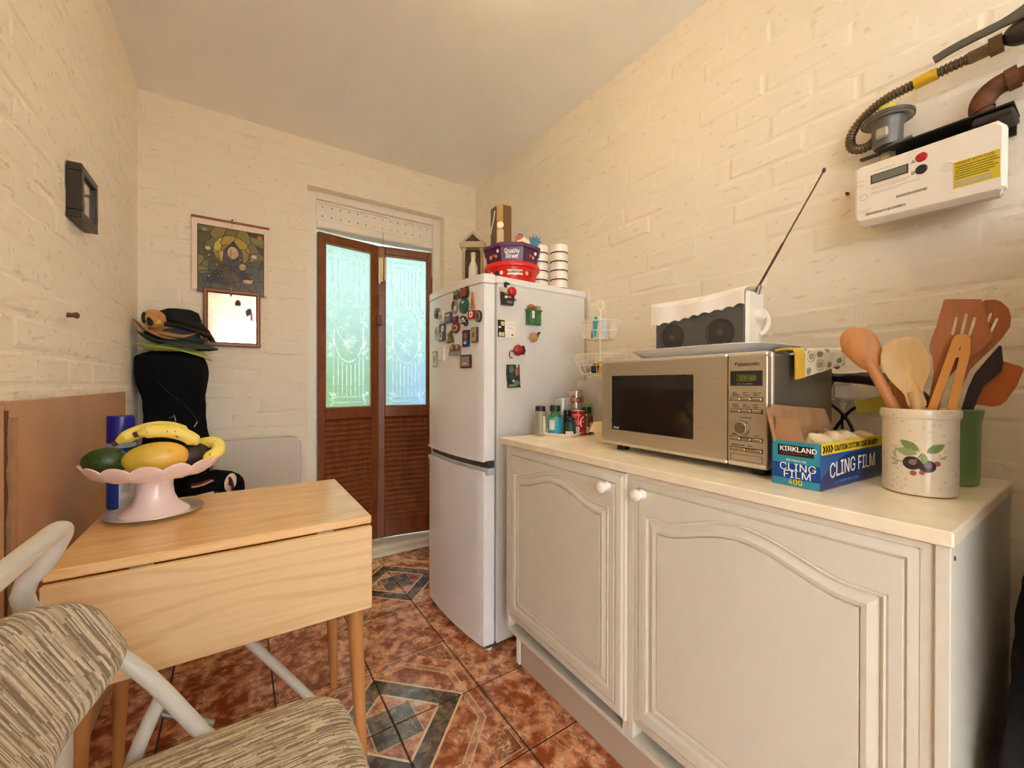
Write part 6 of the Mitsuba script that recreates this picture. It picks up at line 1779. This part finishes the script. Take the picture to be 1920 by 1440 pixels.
def lump(levels, n=56, wob=.010, seed=0, nl=60):
    """a hanging bulk: levels of (z, cx, cy, half width, half depth)"""
    L = np.array(levels, float)
    from scipy.interpolate import PchipInterpolator
    o = np.argsort(L[:, 0])
    f = PchipInterpolator(L[o, 0], L[o, 1:])
    zz = np.linspace(L[:, 0].min(), L[:, 0].max(), nl)
    a = np.arange(n) * 2 * np.pi / n
    V = []
    for i, z in enumerate(zz):
        cx_, cy_, w_, d_ = f(z)
        k = 1.0
        e = min(i, nl - 1 - i) / 4.0
        if e < 1: k = math.sqrt(1 - (1 - e) ** 2) if e > 0 else .02
        x = cx_ + k * w_ * np.sign(np.cos(a)) * np.abs(np.cos(a)) ** .8
        y = cy_ + k * d_ * np.sign(np.sin(a)) * np.abs(np.sin(a)) ** .8
        P = np.stack([x, y, np.full(n, z)], 1)
        w = (meshkit.fbm(P * [22, 22, 6] + 3, 3, seed) - .5) * 2 * wob
        P[:, 0] += w * np.cos(a); P[:, 1] += w * np.sin(a)
        V.append(P)
    V = np.vstack(V)
    F = []
    for i in range(nl - 1):
        for j in range(n):
            A, B = i * n + j, i * n + (j + 1) % n
            F += [(A, B, B + n), (A, B + n, A + n)]
    c0, c1 = len(V), len(V) + 1
    V = np.vstack([V, V[:n].mean(0), V[(nl - 1) * n:].mean(0)])
    for j in range(n):
        F += [(c0, (j + 1) % n, j), (c1, (nl - 1) * n + j, (nl - 1) * n + (j + 1) % n)]
    return trimesh.Trimesh(V, F, process=False)


part(ct, 'cloth', lump([(1.275, -.262, 2.535, .105, .055), (1.235, -.262, 2.52, .130, .085), (1.16, -.260, 2.52, .135, .088), (1.02, -.250, 2.53, .118, .080), (.90, -.246, 2.53, .117, .078), (.78, -.236, 2.53, .126, .085), (.64, -.24, 2.53, .112, .080), (.50, -.25, 2.535, .09, .06)], seed=4, wob=.014), 'black_cloth', True)
zp = plain((190, 190, 190), .3, .8)
part(ct, 'zip_pull', rod((-.245, 2.446, .965), (-.240, 2.447, .935), .002, 6), zp)
part(ct, 'zip_pull', rod((-.262, 2.446, .950), (-.248, 2.446, .960), .0015, 6), zp)
part(ct, 'zip_pull', rod((-.172, 2.452, .905), (-.160, 2.453, .930), .002, 6), plain((190, 170, 180), .4))
part(ct, 'seam', tube(spline([(-.30, 2.434, 1.12), (-.255, 2.438, 1.06), (-.20, 2.452, 1.00), (-.165, 2.462, .93)], 16), .0025, 6), plain((30, 30, 34), .8), 60)
HG = 'hats piled on the coat'


def brim_pt(cx_, cy_, z_, r_in, r_out, up_a, up_b, a0, sx=1.0):
    def fn(s, t):
        a = a0 + t * 2 * math.pi
        r = r_in + (r_out - r_in) * s
        lift = (up_a * math.cos(a - a0) + up_b * math.cos(2 * (a - a0))) * s * s
        return (cx_ + sx * r * math.cos(a), cy_ + r * .62 * math.sin(a), z_ + lift)
    return fn


def hat(label, cx_, cy_, z_, r_in, r_out, crown_h, c_brim, c_crown, up_a, up_b, a0, sx=1.0, rough=.85, th=.004):
    k = thing('hat', label, 'hat', HG)
    m_, _ = sheet(brim_pt(cx_, cy_, z_, r_in * .9, r_out, up_a, up_b, a0, sx), 8, 64, th)
    part(k, 'brim', m_, plain(c_brim, rough), True)
    cr = lathe([(0, crown_h), (r_in * .55, crown_h * .98), (r_in * .85, crown_h * .80), (r_in * .98, crown_h * .3), (r_in, 0), (r_in * .95, 0), (0, crown_h * .9)], 40)
    cr.apply_scale((sx, .62, 1))
    part(k, 'crown', move(cr, cx_, cy_, z_ - .002), plain(c_crown, rough), True)
    return k


hat('lime green sun hat with a drooping brim, lowest in the hat pile', -.245, 2.500, 1.262, .085, .150, .04, (172, 184, 96), (150, 166, 84), -.034, -.006, 0.0, .94)
hat('dark grey green bucket hat with a wide brim under the black hat', -.232, 2.505, 1.300, .088, .152, .05, (62, 70, 62), (54, 62, 58), -.036, .016, 0.0)
hat('navy blue cap squashed in the middle of the hat pile', -.240, 2.500, 1.325, .090, .120, .05, (44, 52, 74), (46, 52, 70), -.012, .010, .3)
hat('tan straw hat with upturned brim at the left of the hat pile', -.272, 2.505, 1.350, .075, .122, .05, (166, 122, 66), (150, 108, 62), -.020, .034, 0.0)
hat('dark brown felt hat below the black hat at the right', -.222, 2.515, 1.372, .090, .124, .045, (44, 34, 26), (40, 32, 26), -.040, -.004, 0.0)
hat('black soft hat at the top of the hat pile', -.232, 2.520, 1.400, .085, .118, .068, (14, 13, 14), (12, 12, 13), -.040, .0, 0.0)
pc = thing('hat', 'small patterned cap in peach, black and yellow at the left of the hat pile', 'hat', HG)
part(pc, 'crown', blob(-.318, 2.462, 1.405, .044, .042, .042, sub=3), plain((196, 142, 84), .8), True)
for (dx, dz, w_, h_, c) in ((-.008, -.012, .012, .026, (20, 18, 20)), (.018, -.016, .012, .012, (214, 190, 74)), (.016, .008, .014, .010, (206, 110, 84)), (-.030, .000, .010, .026, (24, 22, 24))):
    part(pc, 'patch', blob(-.318 + dx, 2.4235 + abs(dx) * .35, 1.405 + dz, w_, .006, h_, sub=2), plain(c, .8), True)
rk = thing('rucksack', 'black rucksack with a round white badge standing behind the table', 'rucksack')
part(rk, 'bag', lump([(.72, -.085, 2.30, .085, .05), (.68, -.085, 2.30, .105, .075), (.52, -.08, 2.30, .115, .085), (.30, -.08, 2.30, .12, .09), (.02, -.08, 2.30, .11, .085)], seed=8, wob=.006, nl=40), 'black_cloth', True)
part(rk, 'badge', frame(lathe([(0, .004), (.030, .004), (.033, .002), (.033, 0), (0, 0)], 32).apply_scale((.72, 1.25, 1)), (-.028, 2.208, .672), (.93, .36, 0), (.1, -.05, 1)), plain((232, 218, 204), .4), 40, label='white oval badge')
part(rk, 'badge_spot', frame(ext(ell(0, 0, .009, .016), .001), (-.028, 2.2035, .674), (.93, .36, 0), (.1, -.05, 1)), plain((150, 36, 36), .4), False, label='dark red spot')
part(rk, 'strap', tube(spline([(-.035, 2.205, .70), (-.020, 2.200, .66), (-.018, 2.20, .60), (-.025, 2.205, .50)], 14), .006, 8), plain((70, 24, 28), .7), 60)
part(rk, 'piping', tube(spline([(-.165, 2.235, .665), (-.13, 2.218, .672), (-.09, 2.214, .690)], 12), .005, 8), plain((190, 176, 166), .6), 60)
part(rk, 'red_trim', tube(spline([(-.168, 2.233, .676), (-.13, 2.216, .682), (-.10, 2.214, .694)], 12), .004, 8), plain((130, 24, 24), .6), 60)
part(rk, 'buckle', move(bx(-.030, .034, -.006, .006, -.012, .012, .003), -.118, 2.207, .625, ry=-8), plain((224, 214, 190), .4))
part(rk, 'buckle_end', blob(-.078, 2.204, .632, .010, .008, .012, sub=2), 'black_plastic', True)

# ------------------------------------------------------------------ on the table: spray can, plate, cake stand, fruit
SX, SY = -.190, 1.492
bc = thing('spray_can', 'tall blue aerosol can with white label standing behind the cake stand', 'spray can')
ax, ay = -.285, 1.641
part(bc, 'body', move(lathe([(0, 0), (.031, 0), (.0325, .004), (.0325, .180), (.030, .186), (0, .186)], 36), ax, ay, TZ + .0005), plain((24, 66, 150), .22, .2, .5), 40)
part(bc, 'cap', move(lathe([(0, .186), (.0322, .186), (.0322, .262), (.030, .268), (0, .2685)], 36), ax, ay, TZ + .0005), plain((16, 22, 128), .25, 0, .5), 40, label='dark blue cap')


def can_print(poly, z, a0, c, th=.0006):
    m = ext(poly, th).subdivide_to_size(.006)
    v = np.array(m.vertices)
    a = math.atan2(-ay, -ax) + a0 + v[:, 0] / .0325
    m.vertices = np.c_[ax + (.0326 + v[:, 2]) * np.cos(a), ay + (.0326 + v[:, 2]) * np.sin(a), TZ + z + v[:, 1]]
    part(bc, 'print', m, plain(c, .4), False)


can_print(sg.box(-.012, 0, .040, .075), .004, .20, (206, 204, 200))
can_print(sg.box(-.040, 0, .045, .014), .176, .0, (150, 166, 190))
for q in range(7):
    can_print(sg.box(-.008, 0, .012, .0012), .048 + q * .0036, .20, (90, 90, 96), .0010)
can_print(sg.box(-.004, 0, .010, .014), .190, .10, (236, 236, 240))
for q in range(5):
    can_print(sg.box(-.010, 0, .030 - .004 * (q % 3), .0010), .010 + q * .0042, .20, (140, 140, 146), .0010)
pt_ = solo('silver_plate', move(lathe([(0, .004), (.062, .004), (.070, .006), (.104, .0135), (.107, .0145), (.1075, .0130), (.104, .011), (.070, .002), (.060, .0), (0, .0)], 56), SX, SY, TZ + .0005), plain((196, 190, 180), .22, .35, .4), 'round silver plate under the pink cake stand', 'plate', 40)
cs = thing('cake_stand', 'pale pink glossy cake stand with scalloped rim full of fruit', 'cake stand')


def scal(V, a):
    w = np.abs(np.sin(a * 7))
    r = np.linalg.norm(V[..., :2], axis=-1)
    k = np.clip((r - .085) / .06, 0, 1) ** 1.5
    V = V.copy()
    s_ = 1 + k * (.064 * (w[:, None] ** .8) - .030)
    V[..., 0] *= s_; V[..., 1] *= s_
    V[..., 2] += k * .015 * (w[:, None] ** .8)
    return V


zb_ = TZ + .0050
part(cs, 'foot', move(lathe([(0, 0), (.074, 0), (.0765, .003), (.075, .008), (.064, .016), (.050, .030), (.042, .050), (.0385, .075), (.040, .100), (.046, .108), (0, .108)], 56), SX, SY, zb_), 'ceramic_pink', 40)
part(cs, 'plate', move(lathe([(0, .101), (.045, .100), (.080, .101), (.108, .105), (.126, .113), (.138, .124), (.1445, .134), (.1455, .137), (.1420, .1385), (.135, .131), (.122, .119), (.105, .112), (.075, .109), (0, .108)], 140, scal), SX, SY, zb_), 'ceramic_pink', 50)
PZ = zb_ + .112
mat('mango_skin', fn=lambda p, n, uv: mix(mix(lin((196, 172, 60)), lin((236, 186, 84)), smoothstep(-.23, -.12, p.x)), lin((214, 142, 66)), smoothstep(.6, .8, fbm(p.x * 60, p.y * 60, p.z * 60, 3)) * .5), rough=.32, coat=.3, bump=lambda p, n, uv: fbm(p.x * 90, p.y * 90, p.z * 90, 2), bscale=.001)
mat('avocado_skin', fn=lambda p, n, uv: mix(lin((18, 38, 12)), lin((52, 78, 26)), fbm(p.x * 160, p.y * 160, p.z * 160, 2)), rough=.35, coat=.2, bump=lambda p, n, uv: noise(p.x * 500, p.y * 500, p.z * 500), bscale=.0006, eps=.0006)
mat('banana_skin', fn=lambda p, n, uv: mix(mix(lin((232, 206, 84)), lin((240, 222, 124)), fbm(p.x * 30, p.y * 30, p.z * 30, 2)), lin((92, 62, 24)), smoothstep(.70, .78, fbm(p.x * 120, p.y * 120, p.z * 60, 3)) * .8), rough=.45)
FG = 'fruit on the cake stand'
k = thing('mango', 'large yellow orange mango in the middle of the cake stand', 'fruit', FG)
m = trimesh.creation.icosphere(subdivisions=4)
v = np.array(m.vertices)
t_ = v[:, 0]
v2 = np.c_[t_ * .069, v[:, 1] * .042 * (1 + .06 * t_), v[:, 2] * .043 * (1 + .06 * t_)]
m.vertices = v2
scene[k] = mikit.ply(move(m, SX + .008, SY - .048, PZ + .046, rz=4, ry=-2), 'mango_skin', smooth=True)
k = thing('avocado', 'dark green avocado at the left of the cake stand', 'fruit', FG)
m = trimesh.creation.icosphere(subdivisions=4)
v = np.array(m.vertices)
m.vertices = np.c_[v[:, 0] * .045, v[:, 1] * .035 * (1 + .14 * v[:, 0]), v[:, 2] * .036 * (1 + .12 * v[:, 0])]
scene[k] = mikit.ply(move(m, SX - .094, SY - .034, PZ + .045, rz=8, ry=8), 'avocado_skin', smooth=True)
k = solo('avocado', move(m, SX + .080, SY - .015, PZ + .040, rz=30), plain((44, 28, 20), .5), 'dark brown ripe avocado half hidden right of the mango', 'fruit', True, FG)
k = solo('avocado', move(m, SX - .035, SY + .045, PZ + .038, rz=-20), plain((48, 32, 18), .5), 'dark brown ripe avocado behind the green avocado', 'fruit', True, FG)


def banana(label, pts, r=.0165):
    k = thing('banana', label, 'banana', FG)
    P = spline(pts, 40)
    s_ = np.linspace(0, 1, 40)
    rr = r * np.clip(np.minimum((s_ / .16) ** .6, ((1 - s_) / .10) ** .6), .34, 1)
    part(k, 'skin', tube(P, rr, 10), 'banana_skin', 60)
    part(k, 'stalk', tube(P[:4] - (P[1] - P[0]) * 1.5, r * .38, 8), plain((70, 44, 22), .7), 60, label='dark stalk')
    part(k, 'tip', tube(P[-2:] + (P[-1] - P[-2]) * .8, r * .30, 8), plain((52, 34, 20), .7), 60)


bX = lambda a, d, z_: (SX + a, SY + d, PZ + z_)
banana('banana lying across the mango, in front, uppermost of the fruit', [bX(-.033, -.040, .112), bX(.000, -.040, .1185), bX(.045, -.036, .112), bX(.080, -.032, .092), bX(.094, -.028, .074)], .0185)
banana('banana behind the uppermost one with its stem pointing left', [bX(-.080, -.012, .088), bX(-.055, -.008, .104), bX(-.012, -.002, .122), bX(.035, .004, .120), bX(.070, .010, .098)], .0180)
banana('single curved banana at the right end of the cake stand', [bX(.096, -.024, .026), bX(.124, -.028, .036), bX(.143, -.018, .054), bX(.136, .000, .070), bX(.110, .016, .070), bX(.082, .024, .060)], .0175)

# ------------------------------------------------------------------ dark bag at the lower right, ornament hanging at the window behind the camera
solo('bin_bag', lump([(.775, 1.352, .052, .060, .048), (.73, 1.335, .052, .090, .062), (.60, 1.235, .052, .185, .064), (.50, 1.185, .052, .235, .066), (.25, 1.15, .052, .27, .068), (.0, 1.15, .052, .26, .064)], seed=12, wob=.010), mat('bag_plastic', (14, 15, 24), .3, coat=.3), 'black plastic bag stuffed beside the free end of the cabinets', 'bag', True)
wo = thing('window_ornament', 'dark leaf and red bead mobile hanging at the window, seen in the mirror', 'ornament')
part(wo, 'cord', rod((.16, -1.9, 2.53), (.16, -1.9, 2.13), .002, 6), plain((60, 50, 40), .6))
part(wo, 'leaf', frame(ext(lf(0, 0, -1.9, .13, .6), .003), (.15, -1.9, 2.20), (1, 0, 0), (0, 0, 1)), plain((40, 38, 36), .6), False)
part(wo, 'bead_string', tube([(.165, -1.9, 2.13), (.165, -1.9, 2.02)], .012, 10), plain((150, 24, 50), .4), 60)

lc = thing('larder_cupboard', 'tall dark grey larder cupboard beside the camera, outside the picture at the right', 'cupboard')
part(lc, 'carcass', bx(.86, 1.42, -.66, -.035, .08, 1.50, .004), plain((52, 50, 48), .45))
part(lc, 'door', bx(.840, .859, -.655, -.350, .09, 1.49, .004), plain((58, 56, 54), .4))
part(lc, 'door', bx(.840, .859, -.345, -.040, .09, 1.49, .004), plain((58, 56, 54), .4))
for y in (-.375, -.320):
    part(lc, 'handle', rod((.822, y, .80), (.822, y, 1.00), .006), 'chrome', 60)
part(lc, 'plinth', bx(.90, 1.42, -.65, -.045, .0, .08), plain((30, 30, 30), .5), False)
